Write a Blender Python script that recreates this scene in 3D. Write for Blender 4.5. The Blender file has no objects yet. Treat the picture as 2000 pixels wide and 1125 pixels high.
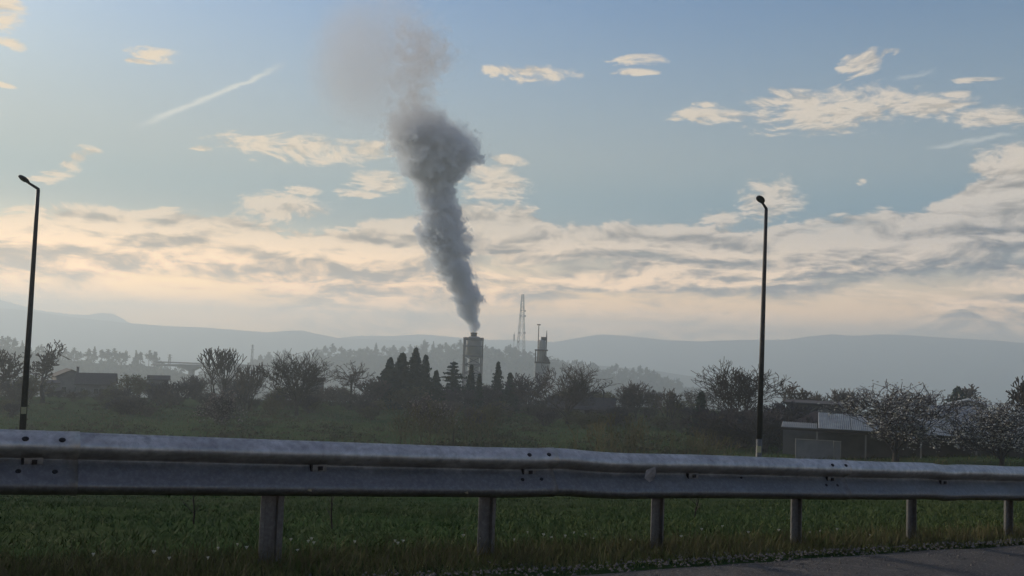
import bpy, math, random
import numpy as np
from mathutils import Vector, Matrix, noise as mnoise

# ------------------------------------------------------------------ camera
scene = bpy.context.scene
C = scene.collection
R = math.radians
F_PX = 1817.0                      # focal length in pixels of the 2000 px wide photograph
EYE = Vector((0.0, 0.0, 1.43))
PITCH, ROLL = R(3.4), R(2.1)

fwd = Vector((0, math.cos(PITCH), math.sin(PITCH)))
up0 = Vector((0, -math.sin(PITCH), math.cos(PITCH)))
rt0 = Vector((1, 0, 0))
rt = rt0 * math.cos(ROLL) + up0 * math.sin(ROLL)
up = up0 * math.cos(ROLL) - rt0 * math.sin(ROLL)
cam_d = bpy.data.cameras.new('camera')
cam = bpy.data.objects.new('camera', cam_d)
C.objects.link(cam)
cam_d.sensor_width = 36
cam_d.lens = 36 * F_PX / 2000
cam_d.clip_start = 0.05
cam_d.clip_end = 30000
cam.matrix_world = Matrix(((rt.x, up.x, -fwd.x, EYE.x), (rt.y, up.y, -fwd.y, EYE.y), (rt.z, up.z, -fwd.z, EYE.z), (0, 0, 0, 1)))
scene.camera = cam

def ray(px, py):
    return (fwd * F_PX + rt * (px - 1000) + up * (562.5 - py)).normalized()
def at(px, py, Y):
    """world point seen at a photo pixel, at world distance Y in front of the eye"""
    d = ray(px, py)
    return EYE + d * (Y / d.y)
def azel(px, py):
    d = ray(px, py)
    return math.degrees(math.atan2(d.x, d.y)), math.degrees(math.asin(d.z))

# ------------------------------------------------------------------ render and exposure
scene.view_settings.view_transform = 'Standard'
scene.view_settings.look = 'None'
scene.view_settings.exposure = 0.28
scene.view_settings.gamma = 1.0
scene.view_settings.use_curve_mapping = False
scene.render.engine = 'CYCLES'
cy = scene.cycles
cy.max_bounces = 5
cy.diffuse_bounces = 2
cy.glossy_bounces = 2
cy.transmission_bounces = 3
cy.transparent_max_bounces = 8
cy.volume_bounces = 2
cy.volume_step_rate = 1.0
cy.volume_max_steps = 160
cy.use_denoising = True
cy.use_adaptive_sampling = True
cy.adaptive_threshold = 0.02
cy.adaptive_min_samples = 12
cy.caustics_reflective = False
cy.caustics_refractive = False

# ------------------------------------------------------------------ sun and sky
SUN_AZ, SUN_EL = R(-52), R(13)     # low morning sun ahead on the left, outside the frame
sun_d = bpy.data.lights.new('sun', 'SUN')
sun_d.energy = 2.8
sun_d.angle = R(10)
sun_d.color = (1.0, 0.86, 0.68)
sun = bpy.data.objects.new('sun', sun_d)
C.objects.link(sun)
sdir = Vector((math.sin(SUN_AZ) * math.cos(SUN_EL), math.cos(SUN_AZ) * math.cos(SUN_EL), math.sin(SUN_EL)))
sun.rotation_euler = sdir.to_track_quat('Z', 'Y').to_euler()
sun.location = (-60, 50, 60)

class S:
    """a socket with arithmetic, so that node graphs read as formulas"""
    tree = None
    def __init__(s, sock): s.k = sock
    @staticmethod
    def m(op, *a, clamp=False):
        n = S.tree.nodes.new('ShaderNodeMath'); n.operation = op; n.use_clamp = clamp
        for i, v in enumerate(a):
            if isinstance(v, S): S.tree.links.new(v.k, n.inputs[i])
            else: n.inputs[i].default_value = v
        return S(n.outputs[0])
    def __add__(s, o): return S.m('ADD', s, o)
    __radd__ = __add__
    def __sub__(s, o): return S.m('SUBTRACT', s, o)
    def __rsub__(s, o): return S.m('SUBTRACT', o, s)
    def __mul__(s, o): return S.m('MULTIPLY', s, o)
    __rmul__ = __mul__
    def __truediv__(s, o): return S.m('DIVIDE', s, o)
def node(kind, **kw):
    n = S.tree.nodes.new(kind)
    for k, v in kw.items(): setattr(n, k, v)
    return n
def put(n, i, v):
    if isinstance(v, S): S.tree.links.new(v.k, n.inputs[i])
    else: n.inputs[i].default_value = v
def smooth(v, a, b, lo=0.0, hi=1.0):
    n = node('ShaderNodeMapRange', interpolation_type='SMOOTHSTEP')
    for i, x in enumerate((v, a, b, lo, hi)): put(n, i, x)
    return S(n.outputs[0])
def vec(x, y, z):
    n = node('ShaderNodeCombineXYZ')
    for i, v in enumerate((x, y, z)): put(n, i, v)
    return S(n.outputs[0])
def sep(v):
    n = node('ShaderNodeSeparateXYZ'); put(n, 0, v)
    return [S(o) for o in n.outputs]
def fbm(v, scale=1.0, detail=5.0, rough=0.55, dist=0.0, dims='3D'):
    n = node('ShaderNodeTexNoise', noise_dimensions=dims)
    put(n, 'Vector', v); put(n, 'Scale', scale); put(n, 'Detail', detail); put(n, 'Roughness', rough); put(n, 'Distortion', dist)
    return S(n.outputs[0])
def mixc(f, a, b, mode='MIX'):
    n = node('ShaderNodeMix', data_type='RGBA', blend_type=mode)
    put(n, 0, f)
    for i, v in ((6, a), (7, b)):
        if isinstance(v, S): put(n, i, v)
        else: n.inputs[i].default_value = (*v, 1)
    return S(n.outputs[2])
def curve(v, pts):
    """piecewise linear function of v"""
    xs = [p[0] for p in pts]; ys = [p[1] for p in pts]
    x0, x1, y0, y1 = min(xs), max(xs), min(ys), max(ys)
    n = node('ShaderNodeFloatCurve')
    cv = n.mapping.curves[0]
    q = [((x - x0) / (x1 - x0), (y - y0) / (y1 - y0 or 1)) for x, y in pts]
    cv.points[0].location = q[0]; cv.points[1].location = q[-1]
    for p in q[1:-1]: cv.points.new(*p)
    n.mapping.update()
    t = S.m('DIVIDE', v - x0, x1 - x0, clamp=True)
    put(n, 1, t)
    return S(n.outputs[0]) * (y1 - y0) + y0
def srgb(r, g, b):
    return tuple((c / 255 / 12.92) if c < 10.3 else ((c / 255 + 0.055) / 1.055) ** 2.4 for c in (r, g, b))

world = bpy.data.worlds.new('World')
scene.world = world
world.use_nodes = True
S.tree = world.node_tree
S.tree.nodes.clear()
SKY_STRENGTH = 0.1

def build_world():
    tc = node('ShaderNodeTexCoord')
    dx, dy, dz = sep(S(tc.outputs['Generated']))
    U = S.m('MULTIPLY', S.m('ARCTAN2', dx, dy), 180 / math.pi)       # azimuth in degrees, 0 straight ahead
    V = S.m('MULTIPLY', S.m('ARCSINE', dz), 180 / math.pi)           # elevation in degrees
    sky = node('ShaderNodeTexSky', sky_type='NISHITA')
    sky.sun_disc = False
    sky.sun_elevation = SUN_EL
    sky.sun_rotation = SUN_AZ
    sky.altitude = 200
    sky.air_density = 1.0
    sky.dust_density = 1.2
    sky.ozone_density = 1.6
    # the sky texture, seen through the thin high cirrus veil that greys it towards the horizon
    clear = mixc(1.0, S(sky.outputs[0]), (SKY_STRENGTH * 0.78, SKY_STRENGTH * 0.98, SKY_STRENGTH * 1.22), 'MULTIPLY')
    Vp = S.m('MAXIMUM', V, 0.0)
    veil = mixc(smooth(U, -40.0, 45.0), srgb(166, 170, 160), srgb(138, 151, 155))
    warm = mixc(smooth(U, -45.0, 40.0), srgb(222, 192, 146), srgb(198, 178, 152))
    low = mixc(smooth(Vp, 1.5, 9.5), warm, veil)
    clear = mixc(smooth(Vp, 8.0, 25.0, 0.94, 0.15), clear, low)

    # --- clouds -------------------------------------------------------
    def n2(u, v, off, detail, rough):
        return fbm(vec(u + off, v + off * 0.7, 0.0), 1.0, detail, rough, 0.0, '2D')
    w1 = n2(U * 0.13, V * 0.44, 3.7, 2, 0.5); w2 = n2(U * 0.13, V * 0.44, 91.3, 2, 0.5)
    Uw = U + (w1 - 0.5) * 3.0
    Vw = V + (w2 - 0.5) * 1.5
    puff = n2(Uw * 0.24, Vw * 0.60, 11.0, 6, 0.62)
    puff_up = n2(Uw * 0.24 - 0.05, (Vw + 0.45) * 0.60, 11.0, 3, 0.62)
    fine = n2(Uw * 0.9, Vw * 2.6, 55.0, 4, 0.62)
    streak = n2(Uw * 0.075, Vw * 0.46, 22.0, 6, 0.60)
    streak_up = n2(Uw * 0.075 - 0.02, (Vw + 0.55) * 0.46, 22.0, 4, 0.60)
    # upper edge of the cloud bank, read round the horizon
    edge_px = [(0, 398), (60, 402), (150, 404), (260, 402), (400, 404), (470, 416), (540, 440), (620, 438), (700, 432),
               (760, 418), (830, 410), (900, 395), (990, 400), (1080, 415), (1150, 436), (1240, 424), (1330, 422),
               (1400, 442), (1500, 430), (1600, 424), (1700, 408), (1790, 398), (1850, 376), (1910, 345), (1999, 318)]
    edge = [azel(x, y) for x, y in edge_px]
    edge = [(-180, 9.5), (-120, 12), (-80, 9.0), (-50, 10.5)] + edge + [(48, 12.5), (80, 9.0), (130, 12), (180, 9.5)]
    E = curve(U, edge)
    depth_in = E - V + (puff - 0.5) * 3.0 + (fine - 0.5) * 0.7        # degrees below the bank's upper edge
    bank = smooth(depth_in, -0.05, 0.45)
    # the bank is thick in its upper part and breaks into long streaks below
    solid = smooth(depth_in, 1.2, 5.5, 0.30, 0.07)
    cover = smooth(streak + solid + (fine - 0.5) * 0.14, 0.38, 0.66)
    bank = bank * cover
    relief = (streak - streak_up) * 2.0 + (puff - puff_up) * 1.8
    # single clouds: centre, half width, half height in photo pixels, tilt
    single = [(585, 290, 150, 26, -3), (735, 357, 62, 26, -4), (545, 407, 95, 22, 4), (582, 376, 42, 11, -8), (700, 382, 55, 9, -8),
              (965, 362, 75, 42, -10), (1388, 226, 76, 17, 0), (1386, 203, 26, 8, 0), (1640, 216, 172, 40, -6), (1570, 190, 70, 22, 0),
              (1810, 212, 80, 24, -3), (1930, 232, 95, 18, 2), (1688, 126, 42, 22, 8), (1730, 108, 30, 7, 5), (304, 102, 54, 13, 0),
              (278, 117, 30, 7, 0), (1250, 122, 50, 10, 0), (1245, 146, 40, 6, 0), (1045, 142, 84, 16, -5), (975, 138, 40, 9, 0),
              (8, 22, 40, 34, 0), (18, 90, 28, 11, 0), (6, 165, 22, 6, 0), (96, 350, 24, 8, 0), (118, 337, 26, 10, 0), (140, 322, 26, 10, 0), (160, 310, 18, 7, 0), (182, 298, 22, 8, 0),
              (1505, 398, 62, 40, -5), (1408, 430, 40, 22, 0), (992, 312, 40, 11, -5), (1970, 306, 50, 24, 6), (1940, 322, 50, 14, 6),
              (1862, 187, 30, 6, 0), (1920, 154, 40, 5, 0), (1880, 205, 30, 5, 0), (1690, 355, 12, 6, 0), (395, 290, 22, 6, 0), (730, 290, 60, 16, 0)]
    field = None
    under = None
    Us = U + (w1 - 0.5) * 1.4 + (fine - 0.5) * 0.9
    Vs = V + (w2 - 0.5) * 0.8 + (fine - 0.5) * 0.25
    K = math.degrees(1 / F_PX)
    uv = vec(Us, Vs, 0.0)
    for px, py, hw, hh, tilt in single:
        a, e = azel(px, py); hw *= 1.10; hh *= 1.22
        mp = node('ShaderNodeVectorMath', operation='MULTIPLY_ADD')
        put(mp, 0, uv)
        mp.inputs[1].default_value = (1 / (hw * K), 1 / (hh * K), 0)
        mp.inputs[2].default_value = (-a / (hw * K), -e / (hh * K), 0)
        ln = node('ShaderNodeVectorMath', operation='DOT_PRODUCT')
        S.tree.links.new(mp.outputs[0], ln.inputs[0]); S.tree.links.new(mp.outputs[0], ln.inputs[1])
        f = S(ln.outputs['Value'])
        field = f if field is None else S.m('MINIMUM', field, f)
    field = 1.0 - field
    field = S.m('MAXIMUM', field, -3.0)
    lump = smooth(field * 0.75 + (puff - 0.5) * 1.3 + (fine - 0.5) * 1.9, 0.0, 0.80)
    # the same kind of scattered clouds go on outside the photographed part of the sky
    outside = S.m('MAXIMUM', smooth(S.m('ABSOLUTE', U), 31.0, 38.0), smooth(V, 21.0, 26.0))
    scat = smooth(n2(Uw * 0.045, Vw * 0.12, 7.0, 4, 0.6), 0.56, 0.70) * outside
    lump = S.m('MAXIMUM', lump, scat)
    # vapour trails
    trail = None
    uv1 = vec(U + (fine - 0.5) * 0.5, V + (fine - 0.5) * 0.55 + (puff - 0.5) * 0.5, 1.0)
    def dot(c):
        n = node('ShaderNodeVectorMath', operation='DOT_PRODUCT'); put(n, 0, uv1); n.inputs[1].default_value = c
        return S(n.outputs['Value'])
    for (x0, y0, x1, y1, wd, st) in [(256, 253, 562, 123, 5.0, 0.80), (1800, 292, 1995, 258, 4.5, 0.40), (1740, 160, 1830, 138, 4, 0.25)]:
        a0, e0 = azel(x0, y0); a1, e1 = azel(x1, y1)
        L = math.hypot(a1 - a0, e1 - e0); ca, sa = (a1 - a0) / L, (e1 - e0) / L
        am, em = (a0 + a1) / 2, (e0 + e1) / 2
        p = S.m('ABSOLUTE', dot((ca / L, sa / L, -(am * ca + em * sa) / L)))
        q = S.m('ABSOLUTE', dot((-sa / wd / K, ca / wd / K, (am * sa - em * ca) / wd / K)))
        t = smooth(q, 0.0, 1.6, st, 0.0) * smooth(p, 0.25, 0.52, 1.0, 0.0)
        trail = t if trail is None else S.m('MAXIMUM', trail, t)

    lit = mixc(smooth(U, -34.0, 34.0), srgb(224, 204, 176), srgb(208, 196, 180))
    lit = mixc(smooth(Vp, 2.0, 10.0), mixc(smooth(U, -34.0, 34.0), srgb(218, 192, 158), srgb(200, 184, 164)), lit)
    dark = mixc(smooth(U, -34.0, 34.0), srgb(168, 154, 134), srgb(152, 145, 135))
    sh = smooth(relief + (fine - 0.5) * 0.45 - smooth(depth_in, 0.3, 3.2) * 0.30 + 0.27 + (puff - 0.5) * 0.7, -0.46, 0.44)
    bank_col = mixc(sh, dark, lit)
    lump_col = mixc(smooth(S.m('SUBTRACT', puff, puff_up) * 2.0 + (fine - 0.5) * 1.2, -0.42, 0.06), mixc(0.45, dark, lit), lit)
    col = mixc(trail, clear, srgb(206, 205, 196))
    col = mixc(lump * 0.93, col, lump_col)
    col = mixc(bank * 0.94, col, bank_col)
    # the lowest clouds are seen against the bright clearing and stand out harder
    con = node('ShaderNodeVectorMath', operation='MULTIPLY_ADD')
    gain = smooth(Vp, 2.0, 12.0, 2.1, 1.05)
    mean = srgb(208, 192, 166)
    sb = node('ShaderNodeVectorMath', operation='SUBTRACT'); put(sb, 0, col); sb.inputs[1].default_value = mean
    put(con, 0, S(sb.outputs[0])); put(con, 1, vec(gain, gain, gain)); con.inputs[2].default_value = mean
    mx = node('ShaderNodeVectorMath', operation='MAXIMUM'); put(mx, 0, S(con.outputs[0])); mx.inputs[1].default_value = (0.08, 0.08, 0.08)
    col = S(mx.outputs[0])
    # a low bright clearing over the far ridges
    glow = smooth(S.m('ABSOLUTE', V - 0.9), 0.0, 2.2, 1.0, 0.0)
    col = mixc(glow * 0.35, col, mixc(smooth(U, -40.0, 36.0), srgb(250, 218, 168), srgb(206, 188, 166)))
    # the bank low down is lit through from behind and brighter
    lift = smooth(Vp, 0.0, 7.5, 3.4, 0.98)
    col = mixc(1.0, col, vec(S.m('POWER', lift, 1.20), S.m('POWER', lift, 0.99), S.m('POWER', lift, 0.66)), 'MULTIPLY')
    # below the horizon: dull ground colour (never seen, the land covers it)
    col = mixc(smooth(V, -6.0, -1.0), srgb(70, 76, 70), col)
    bg = node('ShaderNodeBackground')
    put(bg, 0, mixc(1.0, col, (1 / SKY_STRENGTH,) * 3, 'MULTIPLY'))
    bg.inputs[1].default_value = SKY_STRENGTH
    world.cycles.sampling_method = 'MANUAL'
    world.cycles.sample_map_resolution = 512
    out = node('ShaderNodeOutputWorld')
    S.tree.links.new(bg.outputs[0], out.inputs[0])
build_world()

# ------------------------------------------------------------------ helpers
rng = random.Random(11)
def tag(o, label=None, cat=None, group=None, kind=None):
    if label: o['label'] = label
    if cat: o['category'] = cat
    if group: o['group'] = group
    if kind: o['kind'] = kind
    return o
def empty(name, loc, label=None, cat=None, group=None, rz=0.0):
    o = bpy.data.objects.new(name, None)
    o.empty_display_size = 0.3
    o.location = loc
    o.rotation_euler = (0, 0, rz)
    C.objects.link(o)
    return tag(o, label, cat, group)
class MB:
    """collects shapes; build() links them as ONE mesh object"""
    def __init__(s): s.v = []; s.f = []; s.m = []
    def add(s, vs, fs, mi=0):
        n = len(s.v)
        s.v.extend([tuple(p) for p in vs])
        s.f.extend([tuple(i + n for i in f) for f in fs])
        s.m.extend([mi] * len(fs))
        return s
    def box(s, c, d, rz=0.0, mi=0):
        x, y, z = d[0] / 2, d[1] / 2, d[2] / 2
        ca, sa = math.cos(rz), math.sin(rz)
        vs = []
        for k in ((-1,-1,-1),(1,-1,-1),(1,1,-1),(-1,1,-1),(-1,-1,1),(1,-1,1),(1,1,1),(-1,1,1)):
            a, b = k[0] * x, k[1] * y
            vs.append((c[0] + a * ca - b * sa, c[1] + a * sa + b * ca, c[2] + k[2] * z))
        return s.add(vs, [(0,3,2,1),(4,5,6,7),(0,1,5,4),(1,2,6,5),(2,3,7,6),(3,0,4,7)], mi)
    def tube(s, pts, rad, n=6, cap=True, mi=0):
        pts = [Vector(p) for p in pts]
        vs, fs = [], []
        prev = None
        for i, p in enumerate(pts):
            t = (pts[min(i + 1, len(pts) - 1)] - pts[max(i - 1, 0)])
            t = t.normalized() if t.length > 1e-9 else Vector((0, 0, 1))
            a = Vector((1, 0, 0)) if abs(t.x) < 0.8 else Vector((0, 1, 0))
            if prev is not None: a = prev
            u = (a - t * a.dot(t))
            u = u.normalized() if u.length > 1e-6 else t.orthogonal().normalized()
            prev = u
            w = t.cross(u)
            r = rad[i] if isinstance(rad, (list, tuple)) else rad
            for k in range(n):
                g = 2 * math.pi * k / n
                vs.append(p + u * (math.cos(g) * r) + w * (math.sin(g) * r))
        for i in range(len(pts) - 1):
            for k in range(n):
                k2 = (k + 1) % n
                fs.append((i * n + k, i * n + k2, (i + 1) * n + k2, (i + 1) * n + k))
        if cap:
            fs.append(tuple(range(n))[::-1]); fs.append(tuple((len(pts) - 1) * n + k for k in range(n)))
        return s.add(vs, fs, mi)
    def mesh(s, name, mats, smooth=False):
        me = bpy.data.meshes.new(name)
        me.from_pydata(s.v, [], s.f)
        for m in (mats if isinstance(mats, (list, tuple)) else [mats]): me.materials.append(m)
        if any(s.m): me.polygons.foreach_set('material_index', s.m)
        if smooth: me.polygons.foreach_set('use_smooth', [True] * len(me.polygons))
        me.update()
        return me
    def build(s, name, mats, parent=None, smooth=False):
        return link(name, s.mesh(name, mats, smooth), parent)
def link(name, me, parent=None, loc=None):
    o = bpy.data.objects.new(name, me)
    C.objects.link(o)
    if parent: o.parent = parent
    if loc: o.location = loc
    return o
def np_mesh(name, verts, faces, mat, smooth=False):
    """verts (n,3), faces (m,k) numpy arrays"""
    me = bpy.data.meshes.new(name)
    k = faces.shape[1]
    me.vertices.add(len(verts)); me.vertices.foreach_set('co', np.asarray(verts, dtype=np.float32).ravel())
    me.loops.add(faces.size); me.loops.foreach_set('vertex_index', np.asarray(faces, dtype=np.int32).ravel())
    me.polygons.add(len(faces)); me.polygons.foreach_set('loop_start', np.arange(0, faces.size, k, dtype=np.int32))
    me.polygons.foreach_set('loop_total', np.full(len(faces), k, dtype=np.int32))
    if smooth: me.polygons.foreach_set('use_smooth', np.ones(len(faces), dtype=bool))
    me.materials.append(mat)
    me.update(calc_edges=True); me.validate()
    return me

MATS = {}
def mat(name, c1, c2=None, scale=3.0, rough=0.85, metal=0.0, bump=0.0, bscale=None, spec=0.3, detail=4, stretch=None, coord='Object', trans=None):
    """procedural material: two tones mixed by noise, with optional fine relief"""
    if name in MATS: return MATS[name]
    m = bpy.data.materials.new(name); m.use_nodes = True
    S.tree = m.node_tree
    b = m.node_tree.nodes['Principled BSDF']
    b.inputs['Roughness'].default_value = rough
    b.inputs['Metallic'].default_value = metal
    b.inputs['Specular IOR Level'].default_value = spec
    tc = node('ShaderNodeTexCoord')
    v = S(tc.outputs[coord])
    if stretch:
        mp = node('ShaderNodeMapping'); put(mp, 0, v); mp.inputs[3].default_value = stretch; v = S(mp.outputs[0])
    if c2:
        f = smooth(fbm(v, scale, detail, 0.6), 0.32, 0.68)
        c = mixc(f, c1, c2)
        S.tree.links.new(c.k, b.inputs['Base Color'])
    else:
        b.inputs['Base Color'].default_value = (*c1, 1)
    if bump:
        bn = node('ShaderNodeBump'); bn.inputs['Strength'].default_value = bump; bn.inputs['Distance'].default_value = 0.05
        put(bn, 'Height', fbm(v, bscale or scale * 4, 4, 0.6))
        S.tree.links.new(bn.outputs[0], b.inputs['Normal'])
    MATS[name] = m
    return m
def nz(x, y, z=0.0): return mnoise.noise(Vector((x, y, z)))
def fb(x, y, z=0.0, o=4): return mnoise.fractal(Vector((x, y, z)), 1.0, 2.0, o)

# ------------------------------------------------------------------ land
T = Vector((0.868, 0.497, 0)).normalized()          # direction of the guard rail
NRM = Vector((-T.y, T.x, 0))                        # away from the road, towards the valley
B0 = Vector((-1.087, 5.296, 0))                      # a point on the rail's line
def sq(x, y):
    dx, dy = x - B0.x, y - B0.y
    return dx * T.x + dy * T.y, dx * NRM.x + dy * NRM.y
def road_z(s): return 0.135 - 0.049 * max(-30.0, min(30.0, s))
QP = [(-400, 0), (0.25, 0), (0.9, -0.05), (6, -0.75), (24, -3.4), (50, -6.6), (80, -8.9), (130, -10.4), (230, -12), (300, -16), (430, -42), (800, -108), (1500, -125), (20000, -128)]
def lerp_pts(pts, v):
    if v <= pts[0][0]: return pts[0][1]
    for (a, b), (c, d) in zip(pts, pts[1:]):
        if v <= c: return b + (d - b) * (v - a) / (c - a)
    return pts[-1][1]
def H(x, y):
    s, q = sq(x, y)
    z = lerp_pts(QP, q)
    far = math.hypot(x, y) - 190
    if far > 0: z -= min(60.0, far * 0.15)
    k = max(0.0, min(1.0, (q - 0.3) / 12))
    fade = max(0.0, 1 - max(0, q - 10) / 60)
    zr = road_z(s) * (fade if q > 10 else 1.0)
    n = 0.0
    if q > 0.6:
        n = k * (0.28 * nz(x * 0.16, y * 0.16, 1.7) + 0.10 * nz(x * 0.6, y * 0.6, 4.2))
        if q > 40: n += min(1, (q - 40) / 120) * (0.5 * nz(x * 0.02, y * 0.02, 8))
    return z + zr + n
def ground_at(px, py, dmax=3000.0):
    """where the photo pixel's line of sight meets the land"""
    d = ray(px, py)
    t = 3.0
    while t < dmax:
        p = EYE + d * t
        if p.z < H(p.x, p.y): return p
        t *= 1.004
    return EYE + d * dmax

def grass_material(name, tones, far=False):
    m = bpy.data.materials.new(name); m.use_nodes = True
    S.tree = m.node_tree
    b = m.node_tree.nodes['Principled BSDF']
    b.inputs['Roughness'].default_value = 0.95
    b.inputs['Specular IOR Level'].default_value = 0.0
    v = S(node('ShaderNodeTexCoord').outputs['Object'])
    big = smooth(fbm(v, 0.035, 5, 0.6), 0.35, 0.65)
    med = smooth(fbm(v, 0.35, 4, 0.6), 0.35, 0.68)
    fin = smooth(fbm(v, 3.5, 4, 0.7), 0.3, 0.7)
    c = mixc(big, tones[0], tones[1])
    c = mixc(med * 0.55, c, tones[2])
    c = mixc(fin * 0.5, c, tones[3])
    S.tree.links.new(c.k, b.inputs['Base Color'])
    bn = node('ShaderNodeBump'); bn.inputs['Strength'].default_value = 0.9; bn.inputs['Distance'].default_value = 0.12
    put(bn, 'Height', fbm(v, 2.2, 6, 0.7))
    S.tree.links.new(bn.outputs[0], b.inputs['Normal'])
    return m
M_GRASS = grass_material('meadow_grass', [(0.046, 0.078, 0.030), (0.058, 0.086, 0.034), (0.080, 0.082, 0.042), (0.030, 0.054, 0.022)])

def make_ground():
    # one sheet, finer near the camera, reaching past the far ridges
    def axis(a, b, first, grow):
        out = [0.0]; st = first
        while out[-1] < b: out.append(out[-1] + st); st *= grow
        neg = [0.0]; st = first
        while neg[-1] > a: neg.append(neg[-1] - st); st *= grow
        return sorted(set(neg + out))
    ss = axis(-6000, 6500, 0.45, 1.045)
    qs = [-2500, -800, -200, -60, -20, -8, -4, -2, -1, -0.5] + [0.25, 0.5]
    st = 0.4
    while qs[-1] < 7000: qs.append(qs[-1] + st); st *= 1.032
    V, F = [], []
    for q in qs:
        for s in ss:
            p = B0 + T * s + NRM * q
            V.append((p.x, p.y, H(p.x, p.y) - (0.03 if q < 0.3 else 0)))
    n = len(ss)
    for j in range(len(qs) - 1):
        for i in range(n - 1):
            F.append((j * n + i, j * n + i + 1, (j + 1) * n + i + 1, (j + 1) * n + i))
    o = link('ground', np_mesh('ground', np.array(V), np.array(F), M_GRASS, True))
    tag(o, kind='structure')
make_ground()

# ------------------------------------------------------------------ far ridges
def ridge_material(name, a, b):
    return mat(name, a, b, scale=0.004, rough=1.0, spec=0.0, detail=6)
M_RIDGE = ridge_material('wooded_mountain', (0.015, 0.028, 0.022), (0.085, 0.085, 0.065))
def ridge(name, prof, Y, depth, rough, seed, steps=260):
    """a mountain ridge whose crest passes through the profile, with real slopes in front and behind"""
    xs0, xs1 = prof[0][0], prof[-1][0]
    V, F = [], []
    rows = [(-1.0, 0.0), (-0.75, 0.18), (-0.5, 0.45), (-0.28, 0.74), (-0.12, 0.92), (0.0, 1.0), (0.15, 0.9), (0.5, 0.5), (1.0, 0.0)]
    for i in range(steps + 1):
        px = xs0 + (xs1 - xs0) * i / steps
        py = lerp_pts(prof, px)
        crest = at(px, py, Y)
        crest.z += rough * fb(px * 0.012, seed, 0, 5) * 1.0
        for t, h in rows:
            y = Y + t * depth
            x = crest.x * y / Y
            k = 1 - abs(t)
            z = -130 + (crest.z + 130) * h + (rough * 4 * fb(x * 0.002, y * 0.002, seed) * (abs(t) if h > 0 else 0) * k)
            V.append((x, y, z))
    n = len(rows)
    for i in range(steps):
        for j in range(n - 1):
            F.append((i * n + j, (i + 1) * n + j, (i + 1) * n + j + 1, i * n + j + 1))
    o = link(name, np_mesh(name, np.array(V), np.array(F), M_RIDGE, True))
    return tag(o, kind='structure')
ridge('mountain', [(-700, 520), (-300, 560), (0, 586), (40, 596), (75, 606), (130, 613), (170, 615), (195, 611), (222, 613), (245, 626), (270, 640), (420, 668), (700, 700)], 3650, 500, 1.2, 3)
ridge('mountain', [(-800, 540), (-300, 585), (0, 602), (60, 607), (130, 618), (250, 631), (330, 637), (420, 641), (520, 649), (560, 646), (590, 645), (620, 652), (660, 660), (760, 664), (900, 674), (1100, 700)], 3000, 500, 1.0, 5)
ridge('mountain', [(500, 680), (640, 662), (700, 656), (770, 656), (820, 653), (850, 655), (900, 660), (960, 664), (1010, 663), (1080, 668), (1200, 690)], 3500, 400, 1.0, 7)
ridge('mountain', [(900, 690), (1060, 672), (1140, 658), (1175, 653), (1220, 656), (1290, 663), (1360, 667), (1440, 664), (1540, 663), (1580, 657), (1625, 653), (1670, 656), (1720, 653), (1780, 655), (1850, 660), (1930, 664), (2000, 670), (2300, 690), (2800, 700)], 3300, 600, 1.0, 9)
ridge('hill', [(1000, 700), (1140, 712), (1200, 716), (1290, 726), (1370, 738), (1480, 760), (1600, 780)], 2000, 250, 0.8, 13)

# near wooded hills: the land under the woods
HILL_A = [(330, 775), (390, 745), (440, 728), (500, 714), (560, 708), (620, 700), (700, 696), (780, 694), (870, 689), (905, 688), (945, 694), (1000, 700), (1040, 705), (1065, 710), (1100, 716), (1150, 722), (1190, 733), (1240, 738), (1290, 748), (1330, 762), (1400, 790)]
HILL_B = [(-500, 650), (-200, 668), (0, 680), (60, 688), (120, 702), (200, 710), (300, 716), (340, 726), (430, 742), (520, 775)]
ridge('wooded_hill', HILL_A, 1150, 260, 0.4, 21)
ridge('wooded_hill', HILL_B, 850, 200, 0.4, 23)

# ------------------------------------------------------------------ haze
def volume_mat(name, color, density, aniso=0.0):
    m = bpy.data.materials.new(name); m.use_nodes = True
    nt = m.node_tree; nt.nodes.clear()
    o = nt.nodes.new('ShaderNodeOutputMaterial'); p = nt.nodes.new('ShaderNodeVolumePrincipled')
    p.inputs['Color'].default_value = (*color, 1); p.inputs['Density'].default_value = density; p.inputs['Anisotropy'].default_value = aniso
    nt.links.new(p.outputs[0], o.inputs['Volume'])
    return m, p
HAZE_TOP = 122
m_haze, _ = volume_mat('valley_haze', (0.80, 0.90, 0.955), 0.00070, 0.3)
hz = MB().box((0, 1500, (HAZE_TOP - 145) / 2), (8600, 6000, HAZE_TOP + 145)).build('haze', m_haze)
tag(hz, 'thin bluish morning haze filling the whole valley', 'haze', kind='stuff')

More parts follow.
